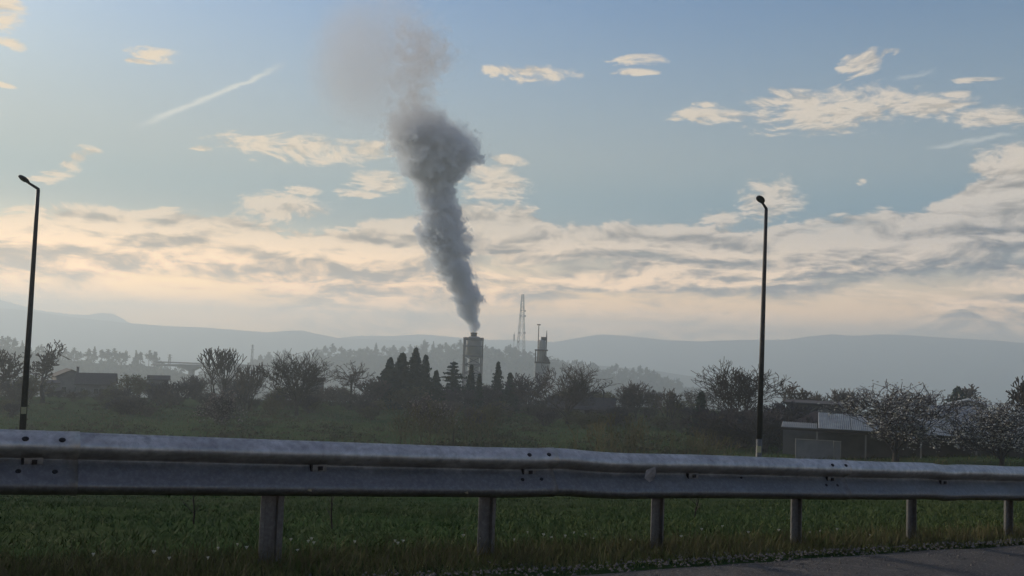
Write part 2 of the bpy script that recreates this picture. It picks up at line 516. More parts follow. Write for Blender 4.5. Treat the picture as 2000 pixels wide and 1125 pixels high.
# ------------------------------------------------------------------ smoke plume
Y_FAC = 300.0
def make_smoke():
    k = Y_FAC / F_PX
    q0 = 420.0 / Y_FAC
    #      photo y, centre x, half width, density per metre
    rows = [(651, 924, 5, 0.55), (641, 926, 9, 0.5), (628, 920, 15, 0.45), (612, 915, 20, 0.42), (596, 913, 23, 0.40), (580, 914, 29, 0.36), (566, 906, 29, 0.36), (548, 896, 31, 0.34),
            (522, 885, 35, 0.32), (490, 874, 40, 0.32), (460, 867, 44, 0.32), (430, 863, 41, 0.32), (400, 857, 37, 0.32), (370, 851, 38, 0.30),
            (340, 848, 58, 0.28), (318, 857, 70, 0.26), (300, 854, 78, 0.25), (280, 846, 80, 0.23), (258, 838, 76, 0.17), (238, 826, 66, 0.095), (216, 814, 52, 0.066),
            (190, 804, 42, 0.054), (160, 808, 46, 0.050), (130, 820, 60, 0.048), (100, 824, 64, 0.044), (72, 815, 60, 0.034), (45, 795, 60, 0.018), (5, 770, 60, 0.010), (-45, 740, 50, 0.0)]
    pts = []
    for py, px, r, d in rows:
        p = at(px, py, Y_FAC)
        pts.append((p.z, p.x, r * k * 1.14, d * q0 * 1.3))
    pts.sort()
    m = bpy.data.materials.new('factory_smoke'); m.use_nodes = True
    nt = m.node_tree; nt.nodes.clear(); S.tree = nt
    pos = S(node('ShaderNodeTexCoord').outputs['Object'])
    w = node('ShaderNodeTexNoise'); put(w, 'Vector', pos); put(w, 'Scale', 0.085 * q0); put(w, 'Detail', 2.0)
    wv = node('ShaderNodeVectorMath', operation='MULTIPLY_ADD')
    S.tree.links.new(w.outputs[1], wv.inputs[0]); wv.inputs[1].default_value = (5, 5, 4); wv.inputs[2].default_value = (-2.5, -2.5, -2)
    x, y, z = sep(pos)
    zq = z
    cx = curve(zq, [(a, b) for a, b, c, d in pts])
    rr = curve(zq, [(a, c) for a, b, c, d in pts])
    dd = curve(zq, [(a, d) for a, b, c, d in pts])
    ad = node('ShaderNodeVectorMath', operation='ADD'); S.tree.links.new(wv.outputs[0], ad.inputs[0]); put(ad, 1, pos)
    n1 = fbm(S(ad.outputs[0]), 0.19 * q0, 7, 0.70)
    b1 = S.m('ABSOLUTE', fbm(S(ad.outputs[0]), 0.11 * q0, 1, 0.4) * 2.0 - 1.0)      # rounded billows with creases between
    b2 = S.m('ABSOLUTE', fbm(S(ad.outputs[0]), 0.40 * q0, 3, 0.6) * 2.0 - 1.0)
    dx = (x - cx) / rr; dy = (y - Y_FAC) / rr
    r = S.m('SQRT', dx * dx + dy * dy)
    loose = smooth(zq, 84.0 / q0, 122.0 / q0)                       # the upper plume is torn and soft
    f = 0.70 - r + (n1 - 0.5) * (loose * 3.0 + 1.9) + b1 * 0.65 + b2 * 0.70
    core = smooth(f, 0.0, loose * 0.5 + 0.05) * dd
    # thin brown veil drifting off to the left
    vc = at(708, 128, Y_FAC); hw = 125 * k; hh = 165 * k
    ex = (x - vc.x) / hw; ey = (y - Y_FAC) / hw; ez = (z - vc.z) / hh
    e = 1.0 - (ex * ex + ey * ey + ez * ez) + (n1 - 0.5) * 1.1
    veil = smooth(e, 0.0, 0.9) * 0.026
    dens = S.m('MAXIMUM', core, veil)
    p = node('ShaderNodeVolumePrincipled')
    put(p, 'Density', dens)
    c = mixc(smooth(z, 75.0 / q0, 125.0 / q0), (0.83, 0.90, 0.99), (0.76, 0.71, 0.68))
    S.tree.links.new(c.k, p.inputs['Color'])
    p.inputs['Anisotropy'].default_value = 0.1
    o = node('ShaderNodeOutputMaterial'); S.tree.links.new(p.outputs[0], o.inputs['Volume'])
    m.cycles.volume_step_rate = 0.07
    # closed hull that follows the plume
    V, F = [], []
    n = 20
    for (a, b, cc, d) in pts:
        R_ = cc * 1.75 + 1.0
        lo, hi = b - R_, b + R_
        if a > at(700, 310, Y_FAC).z:
            t = (a - vc.z) / hh
            if abs(t) < 1.35: lo = min(lo, vc.x - hw * 1.32 * math.sqrt(max(0.15, 1 - (t / 1.35) ** 2)))
        mx, ry = (lo + hi) / 2, max(R_, min(hw * 1.3, (hi - lo) / 2))
        for i in range(n):
            g = 2 * math.pi * i / n
            V.append((mx + math.cos(g) * (hi - lo) / 2, Y_FAC + math.sin(g) * ry, a))
    for j in range(len(pts) - 1):
        for i in range(n):
            F.append((j * n + i, j * n + (i + 1) % n, (j + 1) * n + (i + 1) % n, (j + 1) * n + i))
    mb = MB().add(V, F)
    mb.add(V[:n], [tuple(range(n))[::-1]]); mb.add(V[-n:], [tuple(range(n))])
    ob = mb.build('smoke_plume', m)
    tag(ob, 'thick grey blue smoke column rising from the factory stack', 'smoke', kind='stuff')
make_smoke()

# ------------------------------------------------------------------ road
def on_line(px, py, q):
    """where a line of sight meets the upright plane q metres behind the rail's front"""
    d = ray(px, py)
    t = (q - (EYE - B0).dot(NRM)) / d.dot(NRM)
    return EYE + d * t
def s_of(p): return sq(p.x, p.y)[0]
def asphalt_material():
    m = bpy.data.materials.new('worn_asphalt'); m.use_nodes = True
    S.tree = m.node_tree
    b = m.node_tree.nodes['Principled BSDF']
    b.inputs['Roughness'].default_value = 0.85
    v = S(node('ShaderNodeTexCoord').outputs['Object'])
    grit = fbm(v, 60.0, 3, 0.7)
    c = mixc(smooth(fbm(v, 1.6, 4, 0.6), 0.35, 0.65), (0.074, 0.066, 0.062), (0.044, 0.040, 0.039))
    c = mixc(smooth(grit, 0.56, 0.70), c, (0.20, 0.185, 0.17))
    mp = node('ShaderNodeMapping'); put(mp, 0, v); mp.inputs[2].default_value = (0, 0, -math.atan2(T.y, T.x)); mp.inputs[3].default_value = (0.5, 9, 1)
    c = mixc(smooth(fbm(S(mp.outputs[0]), 1.0, 3, 0.5), 0.58, 0.72) * 0.5, c, (0.15, 0.135, 0.125))
    S.tree.links.new(c.k, b.inputs['Base Color'])
    bn = node('ShaderNodeBump'); bn.inputs['Strength'].default_value = 1.0; bn.inputs['Distance'].default_value = 0.02
    put(bn, 'Height', grit + fbm(v, 9.0, 4, 0.65) * 1.6); S.tree.links.new(bn.outputs[0], b.inputs['Normal'])
    return m
def road_edge_q(s):
    return -0.36 + 0.05 * (max(-2.0, min(6.5, s)) - 0.78) + 0.05 * nz(s * 0.9, 3.1) + 0.03 * nz(s * 4.0, 7.7)
def make_road():
    V, F = [], []
    ss = [-40 + 0.25 * i for i in range(360)] + [60, 90, 140]
    cols = [0.0, 0.25, 0.8, 2, 4, 8, 12]
    for s in ss:
        e = road_edge_q(s)
        for c in cols:
            p = B0 + T * s + NRM * (e - c)
            V.append((p.x, p.y, road_z(s) + 0.02 + (0.012 * nz(s * 2, c * 3) if 0 < c < 3 else 0) - (0.05 if c == 0 else 0)))
    n = len(cols)
    F = [(i * n + j, i * n + j + 1, (i + 1) * n + j + 1, (i + 1) * n + j) for i in range(len(ss) - 1) for j in range(n - 1)]
    o = link('road', np_mesh('road', np.array(V), np.array(F), asphalt_material(), True))
    tag(o, kind='structure')
make_road()

# loose gravel along the broken asphalt edge
def make_gravel():
    V, F = [], []
    r = random.Random(5)
    for i in range(3000):
        s = r.uniform(-1.5, 11)
        q = road_edge_q(s) + (r.gauss(-0.02, 0.09) if r.random() < 0.6 else -abs(r.gauss(0, 0.4)))
        a = r.uniform(0.004, 0.012) * (1.6 if r.random() < 0.06 else 1)
        p = B0 + T * s + NRM * q
        z = road_z(s) + 0.012 + (0.014 if q < road_edge_q(s) else 0)
        n = len(V)
        g = r.uniform(0, 6.28)
        for k in range(4):
            V.append((p.x + math.cos(g + k * 1.57) * a * r.uniform(0.7, 1.3), p.y + math.sin(g + k * 1.57) * a * r.uniform(.7, 1.3), z))
        V.append((p.x, p.y, z + a * 1.1))
        for k in range(4): F.append((n + k, n + (k + 1) % 4, n + 4))
    o = link('gravel', np_mesh('gravel', np.array(V), np.array(F), mat('gravel_grey', (0.06, 0.055, 0.05), (0.17, 0.155, 0.14), scale=40)))
    tag(o, 'small loose stones along the broken asphalt edge', 'gravel', kind='stuff')
make_gravel()

# ------------------------------------------------------------------ guard rail
M_STEEL = None
def steel_material():
    m = bpy.data.materials.new('weathered_galvanised_steel'); m.use_nodes = True
    S.tree = m.node_tree
    b = m.node_tree.nodes['Principled BSDF']
    v = S(node('ShaderNodeTexCoord').outputs['Object'])
    a = smooth(fbm(v, 22.0, 4, 0.65), 0.3, 0.7)
    d = smooth(fbm(v, 2.2, 5, 0.65), 0.35, 0.7)
    mp = node('ShaderNodeMapping'); put(mp, 0, v); mp.inputs[3].default_value = (9, 9, 0.9)
    run = smooth(fbm(S(mp.outputs[0]), 2.0, 4, 0.6), 0.55, 0.75)
    c = mixc(a, (0.36, 0.362, 0.362), (0.56, 0.56, 0.555))
    c = mixc(d * 0.55, c, (0.20, 0.20, 0.20))
    c = mixc(run * 0.35, c, (0.12, 0.115, 0.115))
    # darker speckled tone, strongest on the lower wave, fading upwards through noise
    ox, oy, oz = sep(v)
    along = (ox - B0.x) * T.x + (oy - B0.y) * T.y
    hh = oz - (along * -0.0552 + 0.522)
    low_tone = smooth(hh + (fbm(v, 5.0, 5, 0.65) - 0.5) * 0.10, 0.13, 0.24, 0.85, 0.0)
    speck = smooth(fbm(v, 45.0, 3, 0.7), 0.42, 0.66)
    c = mixc(low_tone, c, mixc(speck, (0.080, 0.081, 0.084), (0.128, 0.129, 0.132)))
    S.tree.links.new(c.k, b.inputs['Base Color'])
    b.inputs['Metallic'].default_value = 0.5
    put(b, 'Roughness', smooth(fbm(v, 7.0, 4, 0.6), 0.25, 0.75, 0.33, 0.50))
    bn = node('ShaderNodeBump'); bn.inputs['Strength'].default_value = 0.6; bn.inputs['Distance'].default_value = 0.004
    put(bn, 'Height', fbm(v, 28.0, 4, 0.65)); S.tree.links.new(bn.outputs[0], b.inputs['Normal'])
    return m
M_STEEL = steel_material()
M_DARKSTEEL = mat('dark_bolt_steel', (0.018, 0.018, 0.02), (0.04, 0.038, 0.04), scale=60, rough=0.6, metal=0.6)
PROFILE = [(0.000, 0.030), (0.008, 0.042), (0.018, 0.064), (0.028, 0.076), (0.040, 0.082), (0.052, 0.082), (0.064, 0.077), (0.085, 0.062),
           (0.108, 0.045), (0.132, 0.028), (0.152, 0.013), (0.166, 0.003), (0.171, 0.001), (0.176, 0.003), (0.188, 0.018), (0.202, 0.046), (0.214, 0.068), (0.228, 0.080),
           (0.240, 0.083), (0.254, 0.080), (0.268, 0.072), (0.284, 0.055), (0.298, 0.034), (0.310, 0.010)]
def rail_top(s): return 0.832 - 0.0552 * s
S_J = [s_of(on_line(x, y, 0.0)) for x, y in ((1105, 882), (1852, 912))]
def rail_dz(s):
    z = 0.004 * nz(s * 0.5, 2.2) + 0.0015 * nz(s * 1.7, 9.2)
    z += 0.011 * math.exp(-((s - S_J[0]) / 0.20) ** 2) - 0.006 * math.exp(-((s - S_J[0] - 0.55) / 0.3) ** 2)
    z += 0.006 * math.exp(-((s - S_J[1] + 0.25) / 0.25) ** 2) - 0.009 * math.exp(-((s - S_J[1] - 0.05) / 0.12) ** 2)
    return z
def rail_point(s, h, off=0.0):
    """point of the beam's front skin at height h of its profile, and the skin's normal"""
    d = lerp_pts(PROFILE, h)
    d0, d1 = lerp_pts(PROFILE, max(0, h - 0.006)), lerp_pts(PROFILE, min(0.31, h + 0.006))
    tz, td = 0.012, d1 - d0
    nrm = (-NRM * tz + Vector((0, 0, -1)) * td).normalized()
    wob = 0.006 * nz(s * 0.6, 5.5)
    p = B0 + T * s + NRM * (0.083 - d + wob)
    p.z = rail_top(s) - 0.31 + h + rail_dz(s)
    return p + nrm * off, nrm
def make_rail():
    base = B0 + T * 0 + NRM * 0.17
    root = empty('guard_rail', (base.x, base.y, road_z(0)), 'weathered galvanised steel crash barrier with W-shaped beam along the road edge', 'guard rail')
    def world_child(o):
        o.parent = root
        o.matrix_parent_inverse = Matrix.Translation(-Vector((base.x, base.y, road_z(0))))
        return o
    splices = [s_of(on_line(x, y, 0.0)) for x, y in ((86, 890), (1050, 920), (1636, 930))]
    step = 2.8
    cuts = [splices[0] - 2 * step, splices[0] - step] + splices + [splices[2] + step * k for k in range(1, 9)]
    beams = []
    for k in range(len(cuts) - 1):
        a, b = cuts[k] - 0.16, cuts[k + 1] + 0.16
        n = int((b - a) / 0.07)
        mb = MB()
        V, F = [], []
        m = len(PROFILE)
        for i in range(n + 1):
            s = a + (b - a) * i / n
            lift = 0.0035 if s > cuts[k + 1] - 0.3 else 0.0           # the end laps over the next panel
            flare = 0.004 * max(0, 1 - (b - s) / 0.08)
            for h, d in PROFILE:
                p, nn = rail_point(s, h, lift + flare)
                V.append(p)
        for i in range(n + 1):
            s = a + (b - a) * i / n
            for h, d in PROFILE:
                p, nn = rail_point(s, h, -0.0035)
                V.append(p)
        o2 = (n + 1) * m
        for i in range(n):
            for j in range(m - 1):
                F.append((i * m + j, (i + 1) * m + j, (i + 1) * m + j + 1, i * m + j + 1))
                F.append((o2 + i * m + j, o2 + i * m + j + 1, o2 + (i + 1) * m + j + 1, o2 + (i + 1) * m + j))
            for j in (0, m - 1):
                F.append((i * m + j, o2 + i * m + j, o2 + (i + 1) * m + j, (i + 1) * m + j))
        for i in (0, n):
            for j in range(m - 1):
                F.append((i * m + j, i * m + j + 1, o2 + i * m + j + 1, o2 + i * m + j))
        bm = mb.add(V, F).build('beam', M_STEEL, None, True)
        beams.append((a, b, world_child(bm)))
    def beam_of(s):
        for a, b, o in beams:
            if a + 0.16 <= s <= b - 0.16: return o
        return beams[0][2]
    def sub(o, parent):
        o.parent = parent
    def disc(s, h, rx, rz, dome, name, mt, lift=0.005):
        p, nn = rail_point(s, h, lift)
        v = nn.cross(T).normalized()
        V = []; F = []
        for ring, (k, e) in enumerate(((1.0, -0.004), (0.95, dome * 0.6), (0.55, dome))):
            for i in range(10):
                g = i * math.pi / 5
                V.append(p + T * (math.cos(g) * rx * k) + v * (math.sin(g) * rz * k) + nn * e)
        for r_ in range(2):
            for i in range(10): F.append((r_ * 10 + i, r_ * 10 + (i + 1) % 10, (r_ + 1) * 10 + (i + 1) % 10, (r_ + 1) * 10 + i))
        F.append(tuple(20 + i for i in range(10)))
        sub(MB().add(V, F).build(name, mt, None, True), beam_of(s))
    def h_of(px, py, s):
        p = on_line(px, py, 0.02)
        return min(0.305, max(0.005, p.z - (rail_top(s) - 0.31 + rail_dz(s))))
    for px, py in ((50, 851), (122, 853), (1035, 881), (1073, 882), (1627, 906), (1653, 907)):
        s = s_of(on_line(px, py, 0.01)); disc(s, 0.272, 0.017, 0.014, 0.004, 'bolt', M_DARKSTEEL)
    for px, py in ((35, 937), (107, 938), (1025, 940), (1062, 943), (1620, 940), (1642, 942)):
        s = s_of(on_line(px, py, 0.01)); disc(s, 0.112, 0.014, 0.012, 0.003, 'bolt', M_DARKSTEEL)
    for px, py in ((1455, 935),):
        s = s_of(on_line(px, py, 0.03)); disc(s, 0.15, 0.010, 0.008, 0.003, 'bolt', M_DARKSTEEL)
    for px, py in ((65, 911), (625, 915), (1035, 925), (1355, 931), (1625, 935), (1845, 943)):
        s = s_of(on_line(px, py, 0.06))
        c, nn = rail_point(s, 0.158, 0.0)
        ang = math.atan2(T.y, T.x)
        w = MB().box(c - NRM * 0.007, (0.085, 0.012, 0.038), ang).build('washer_plate', M_STEEL, None)
        sub(w, beam_of(s))
        sub(MB().box(c - NRM * 0.007 - T * 0.048, (0.012, 0.016, 0.040), ang).build('slot_end', M_DARKSTEEL, None), beam_of(s))
        w = MB().box(c - NRM * 0.016 + T * 0.004, (0.024, 0.014, 0.022), ang).build('bolt', M_DARKSTEEL, None)
        sub(w, beam_of(s))
    # bent triangular reflector bracket
    p = on_line(1270, 932, 0.03)
    s = s_of(p)
    def rp(px, py, off):
        q_ = on_line(px, py, 0.03); s_ = s_of(q_)
        b_, n_ = rail_point(s_, h_of(px, py, s_), off); return b_
    tri = [(1262, 918, 0.012), (1282, 911, 0.045), (1281, 926, 0.045), (1276, 938, 0.022), (1268, 942, 0.014), (1259, 934, 0.010)]
    V = [on_line(a, b, -0.012 - o) for a, b, o in tri] + [on_line(a, b, -0.008 - o) for a, b, o in tri]
    F = [tuple(range(6)), tuple(range(11, 5, -1))] + [(i, (i + 1) % 6, 6 + (i + 1) % 6, 6 + i) for i in range(6)]
    br = MB().add(V, F).build('reflector_bracket', mat('pale_bracket_metal', (0.30, 0.30, 0.31), (0.2, 0.2, 0.21), scale=30, rough=0.5, metal=0.3))
    br['label'] = 'pale bent triangular reflector bracket'
    sub(br, beam_of(s))
    # a dry leaf blade caught on the lower fold
    for px, py in ((600, 957), (907, 962)):
        a = on_line(px, py, -0.006)
        lf = MB().add([a, a + T * 0.02 + Vector((0, 0, 0.008)) - NRM * 0.008, a + T * 0.028 - Vector((0, 0, 0.012)), a + T * 0.008 - Vector((0, 0, 0.006)) + NRM * 0.004], [(0, 1, 2, 3)]).build('dry_leaf', mat('dry_leaf_tan', (0.42, 0.38, 0.30)))
        sub(lf, beam_of(s_of(a)))
    # posts: rolled channel section
    s0 = s_of(on_line(527, 1040, 0.17))
    for i in range(-4, 16):
        s = s0 + 1.387 * i - (0.06 if i < 0 else 0.0)
        W, Dp, th = 0.142, 0.062, 0.006
        ring = [(-W / 2, 0), (-W / 2 + 0.022, -0.004), (-W / 2 + 0.026, 0.026), (W / 2 - 0.048, 0.026), (W / 2 - 0.044, -0.004), (W / 2 - 0.036, -0.004), (W / 2 - 0.030, 0.03), (W / 2, 0.034),
                (W / 2, 0.034 + th), (W / 2 - 0.034, 0.036 + th), (W / 2 - 0.040, 0.036), (-W / 2 + 0.022, 0.036), (-W / 2 + 0.018, 0.006), (-W / 2, 0.006)]
        z0, z1 = road_z(s) - 0.4, rail_top(s) - 0.03
        V, F = [], []
        n = len(ring)
        for z in (z0, z1):
            for a, b in ring:
                p = B0 + T * (s + a) + NRM * (0.125 + b); V.append((p.x, p.y, z))
        F = [(j, (j + 1) % n, n + (j + 1) % n, n + j) for j in range(n)] + [tuple(range(n, 2 * n))]
        po = world_child(MB().add(V, F).build('post', M_STEEL, None))
        c = B0 + T * s + NRM * 0.105
        sp = MB().box((c.x, c.y, rail_top(s) - 0.155), (0.10, 0.04, 0.10), math.atan2(T.y, T.x)).build('spacer', M_STEEL)
        sub(sp, po)
make_rail()

# ------------------------------------------------------------------ street lamps
M_LAMP = mat('dark_lamp_metal', (0.030, 0.030, 0.033), (0.045, 0.045, 0.048), scale=8, rough=0.5, metal=0.5)
M_LAMP_GALV = mat('dull_lower_pole', (0.09, 0.092, 0.095), (0.13, 0.132, 0.135), scale=12, rough=0.6, metal=0.4)
M_STICKER = mat('yellow_sticker', (0.36, 0.34, 0.2), (0.30, 0.29, 0.2), scale=20, rough=0.6)
def lamp(px0, py0, px1, py1, Y, sticker, label):
    a, b = at(px0, py0, Y), at(px1, py1, Y)
    axis = (b - a).normalized()
    g = a.copy()
    while g.z > H(g.x, g.y): g = g - axis * 0.05
    Ln = (b - g).length
    root = empty('street_lamp', g, label, 'street lamp', 'street lamps behind the guard rail')
    def c(mb, name, m, smooth=True, parent=None):
        o = mb.build(name, m, None, smooth)
        o.parent = parent or root
        if parent: pass
        return o
    L = axis * Ln
    r0, r1 = 0.115, 0.062
    zs = 0.30
    c(MB().tube([L * 0 - axis * 0.3, L * 0.19], [r0 * 1.03, r0 * 0.96], 14), 'base_section', M_LAMP_GALV)
    c(MB().tube([L * 0.19, L * 0.5, L * 0.9, L], [r0 * 0.97, r0 * 0.8, r1 * 1.1, r1], 14), 'pole', M_LAMP)
    ad = Vector((-0.64, -0.77, 0))
    e = L + ad * 0.36 + Vector((0, 0, 0.21))
    arm = c(MB().tube([L - axis * 0.05, L + Vector((0, 0, 0.03)), L + ad * 0.08 + Vector((0, 0, 0.075)), e], [r1, r1 * 0.95, 0.05, 0.042], 10), 'arm', M_LAMP)
    d = (ad * 0.36 + Vector((0, 0, 0.21))).normalized()
    w = d.cross(Vector((0, 0, 1))).normalized(); u = w.cross(d)
    V, F = [], []
    prof = [(-0.05, 0.045, 0.045), (0.0, 0.085, 0.06), (0.08, 0.145, 0.09), (0.19, 0.165, 0.10), (0.30, 0.14, 0.085), (0.365, 0.085, 0.055), (0.385, 0.03, 0.02)]
    n = 14
    for t, wx, hx in prof:
        for k in range(n):
            gg = 2 * math.pi * k / n
            sn = math.sin(gg)
            V.append(e + d * t + w * (math.cos(gg) * wx) + u * (sn * hx * (1.0 if sn > 0 else 0.45)))
    for i in range(len(prof) - 1):
        for k in range(n): F.append((i * n + k, i * n + (k + 1) % n, (i + 1) * n + (k + 1) % n, (i + 1) * n + k))
    F += [tuple(range(n))[::-1], tuple((len(prof) - 1) * n + k for k in range(n))]
    head = c(MB().add(V, F), 'lamp_head', M_LAMP)
    V = []
    for k in range(12):
        gg = 2 * math.pi * k / 12
        V.append(e + d * (0.19 + 0.12 * math.sin(gg)) + w * (0.10 * math.cos(gg)) - u * 0.049)
    gl = MB().add(V, [tuple(range(12))[::-1]]).build('lamp_glass', mat('unlit_lamp_glass', (0.05, 0.05, 0.055), rough=0.15, spec=0.6))
    gl.parent = head
    st = at(sticker[0], sticker[1], Y) - g
    t = st.dot(axis)
    view = Vector((-g.x, -g.y, 0)).normalized(); side = Vector((-view.y, view.x, 0))
    V, F = [], []
    for i in range(7):
        gg = (i - 3) / 3 * 0.75
        o = view * math.cos(gg) + side * math.sin(gg)
        for zz in (-0.12, 0.12): V.append(axis * (t + zz) + o * (r0 + 0.006))
    F = [(2 * i, 2 * i + 2, 2 * i + 3, 2 * i + 1) for i in range(6)]
    c(MB().add(V, F), 'number_sticker', M_STICKER)
lamp(44, 838, 74.5, 371, 33.0, (45, 801), 'tall dark street lamp at the far left, rising beside the farmhouse')
lamp(1482, 888, 1496.5, 409, 35.0, (1482, 877), 'tall dark street lamp rising in front of the big bare tree and shed roofs')

# ------------------------------------------------------------------ trees
M_BARK = mat('grey_bark', (0.030, 0.026, 0.024), (0.055, 0.048, 0.042), scale=2.5, rough=0.95, spec=0.1)
M_TWIG = mat('brown_twigs', (0.060, 0.052, 0.047), (0.105, 0.092, 0.08), scale=1.2, rough=0.95, spec=0.1)
M_TWIG_Y = mat('olive_twigs', (0.085, 0.082, 0.042), (0.13, 0.115, 0.065), scale=1.2, rough=0.95, spec=0.1)
M_TWIG_V = mat('violet_grey_twigs', (0.045, 0.041, 0.047), (0.078, 0.07, 0.075), scale=1.2, rough=0.95, spec=0.1)
M_BUD = mat('opening_buds', (0.075, 0.085, 0.040), (0.11, 0.11, 0.055), scale=1.0, rough=0.9, spec=0.1)
M_BLOSSOM = mat('white_blossom', (0.42, 0.41, 0.38), (0.28, 0.28, 0.25), scale=1.5, rough=0.9, spec=0.1)
M_PINKBLOSSOM = mat('pale_pink_blossom', (0.30, 0.24, 0.23), (0.18, 0.16, 0.15), scale=1.5, rough=0.9, spec=0.1)
M_NEEDLE = mat('dark_conifer_needles', (0.022, 0.040, 0.030), (0.040, 0.060, 0.044), scale=0.8, rough=0.95, spec=0.1)
M_PINE = mat('pine_foliage', (0.020, 0.034, 0.024), (0.040, 0.050, 0.034), scale=0.1, rough=1.0, spec=0.0)

class Twigs:
    """many tapered three-sided branches gathered as numpy-ready lists"""
    def __init__(s): s.v = []; s.f = []
    def seg(s, a, b, ra, rb, n=3):
        t = (b - a)
        if t.length < 1e-6: return
        t.normalize()
        u = t.orthogonal().normalized(); w = t.cross(u)
        k0 = len(s.v)
        for p, r in ((a, ra), (b, rb)):
            for k in range(n):
                g = 2 * math.pi * k / n
                q = p + u * (math.cos(g) * r) + w * (math.sin(g) * r)
                s.v.append((q.x, q.y, q.z))
        for k in range(n):
            k2 = (k + 1) % n
            s.f.append((k0 + k, k0 + k2, k0 + n + k2, k0 + n + k))
    def leaf(s, p, size, r):
        d = Vector((r.gauss(0, 1), r.gauss(0, 1), r.gauss(0, 1))).normalized()
        u = d.orthogonal().normalized(); w = d.cross(u)
        k0 = len(s.v)
        a, b = size * r.uniform(0.6, 1.2), size * r.uniform(0.5, 1.0)
        for x, y in ((-a, -b), (a, -b * 0.6), (a * 0.8, b), (-a * 0.7, b * 0.8)):
            q = p + u * x + w * y
            s.v.append((q.x, q.y, q.z))
        s.f.append((k0, k0 + 1, k0 + 2, k0 + 3))
    def mesh(s, name, m): return np_mesh(name, np.array(s.v), np.array(s.f), m)

def bare_tree(seed, h, spread, style='round', minr=0.018, leaf=0.0, leaf_size=0.1, depth=5):
    """trunk, crown and blossom meshes of a leafless tree of height h standing at the origin"""
    r = random.Random(seed)
    trunk, crown, leaves = Twigs(), Twigs(), Twigs()
    tips = []
    def grow(p, d, length, rad, lev, upb):
        n = 3 if lev < 2 else 2
        tgt = trunk if lev < 1 else crown
        q = p
        for i in range(n):
            wob = 0.16 + 0.05 * lev
            d = (d + Vector((r.gauss(0, wob), r.gauss(0, wob), r.gauss(0, wob * 0.7) + upb * 0.16))).normalized()
            q2 = q + d * (length / n)
            r2 = max(minr, rad * (1 - 0.36 / n * 1.2))
            tgt.seg(q, q2, rad, r2, 5 if lev < 2 else 3)
            if lev >= 1 and lev < depth and r.random() < 0.75:
                sd = (d + Vector((r.gauss(0, 0.8), r.gauss(0, 0.8), r.gauss(0.1, 0.5)))).normalized()
                if lev + 1 < depth: grow(q2, sd, length * r.uniform(0.4, 0.62), max(minr, r2 * 0.55), lev + 1, upb)
            q, rad = q2, r2
        if lev < depth:
            k = 3 if lev < 2 else r.choice((2, 2, 3))
            for j in range(k):
                g = r.uniform(0, 6.283)
                sp = spread * r.uniform(0.7, 1.25)
                u = d.orthogonal().normalized(); w = d.cross(u)
                nd = (d + (u * math.cos(g) + w * math.sin(g)) * sp).normalized()
                grow(q, nd, length * r.uniform(0.60, 0.86), max(minr, rad * 0.68), lev + 1, upb)
        else:
            tips.append((q, d))
    if style == 'round':
        grow(Vector((0, 0, -0.1)), Vector((0, 0, 1)), h * 0.20, h * 0.027, 0, 0.8)
    elif style == 'fan':
        trunk.seg(Vector((0, 0, -0.1)), Vector((0, 0, h * 0.14)), h * 0.026, h * 0.022, 6)
        for k in range(9):
            g = k * 0.698 + r.uniform(-.2, .2)
            a = r.uniform(0.25, 0.75)
            grow(Vector((0, 0, h * r.uniform(0.10, 0.15))), Vector((math.cos(g) * a, math.sin(g) * a, 1)).normalized(), h * 0.30, h * 0.012, 1, 1.1)
    elif style == 'stems':
        for k in range(6):
            g = k * 1.05 + r.uniform(-.3, .3)
            a = r.uniform(0.06, 0.24)
            o = Vector((math.cos(g) * 0.05 * h, math.sin(g) * 0.05 * h, -0.1))
            grow(o, Vector((math.cos(g) * a, math.sin(g) * a, 1)).normalized(), h * 0.27, h * 0.014, 0, 1.5)
    elif style == 'umbrella':
        trunk.seg(Vector((0, 0, -0.1)), Vector((h * 0.02, 0, h * 0.34)), h * 0.032, h * 0.026, 6)
        for k in range(9):
            g = k * 0.7; a = r.uniform(0.6, 1.5)
            grow(Vector((h * 0.02, 0, h * r.uniform(0.32, 0.60))), Vector((math.cos(g) * a, math.sin(g) * a, 0.9)).normalized(), h * 0.23, h * 0.014, 1, -0.1)
        trunk.seg(Vector((h * 0.02, 0, h * 0.34)), Vector((0, 0, h * 0.66)), h * 0.026, h * 0.014, 5)
    elif style == 'shrub':
        for k in range(13):
            g = r.uniform(0, 6.283); a = r.uniform(0.1, 0.9)
            o = Vector((math.cos(g), math.sin(g), 0)) * (h * 0.12 * r.random())
            grow(o, Vector((math.cos(g) * a, math.sin(g) * a, 1)).normalized(), h * 0.30, h * 0.011, 1 if k else 0, 0.7)
    elif style == 'thicket':
        for k in range(16):
            g = r.uniform(0, 6.283); a = r.uniform(0.02, 0.20)
            o = Vector((math.cos(g), math.sin(g), 0)) * (h * 0.42 * math.sqrt(r.random()))
            grow(o, Vector((math.cos(g) * a, math.sin(g) * a, 1)).normalized(), h * r.uniform(0.22, 0.36), h * 0.006, depth - 2, 2.2)
            if k == 0: trunk.seg(o, o + Vector((0, 0, h * 0.3)), h * 0.007, h * 0.005, 4)
    for q, d in tips:
        n = int(leaf) + (1 if r.random() < leaf - int(leaf) else 0)
        for i in range(n):
            leaves.leaf(q + Vector((r.gauss(0, 1), r.gauss(0, 1), r.gauss(0, 1))) * (leaf_size * 2.4) - d * r.uniform(0, 0.05 * h), leaf_size, r)
    # scale so that the tree is exactly h tall
    zm = max(v[2] for v in (crown.v or trunk.v))
    k = h / zm
    for t in (trunk, crown, leaves): t.v = [(a * k, b * k, c * k) for a, b, c in t.v]
    return trunk, crown, leaves
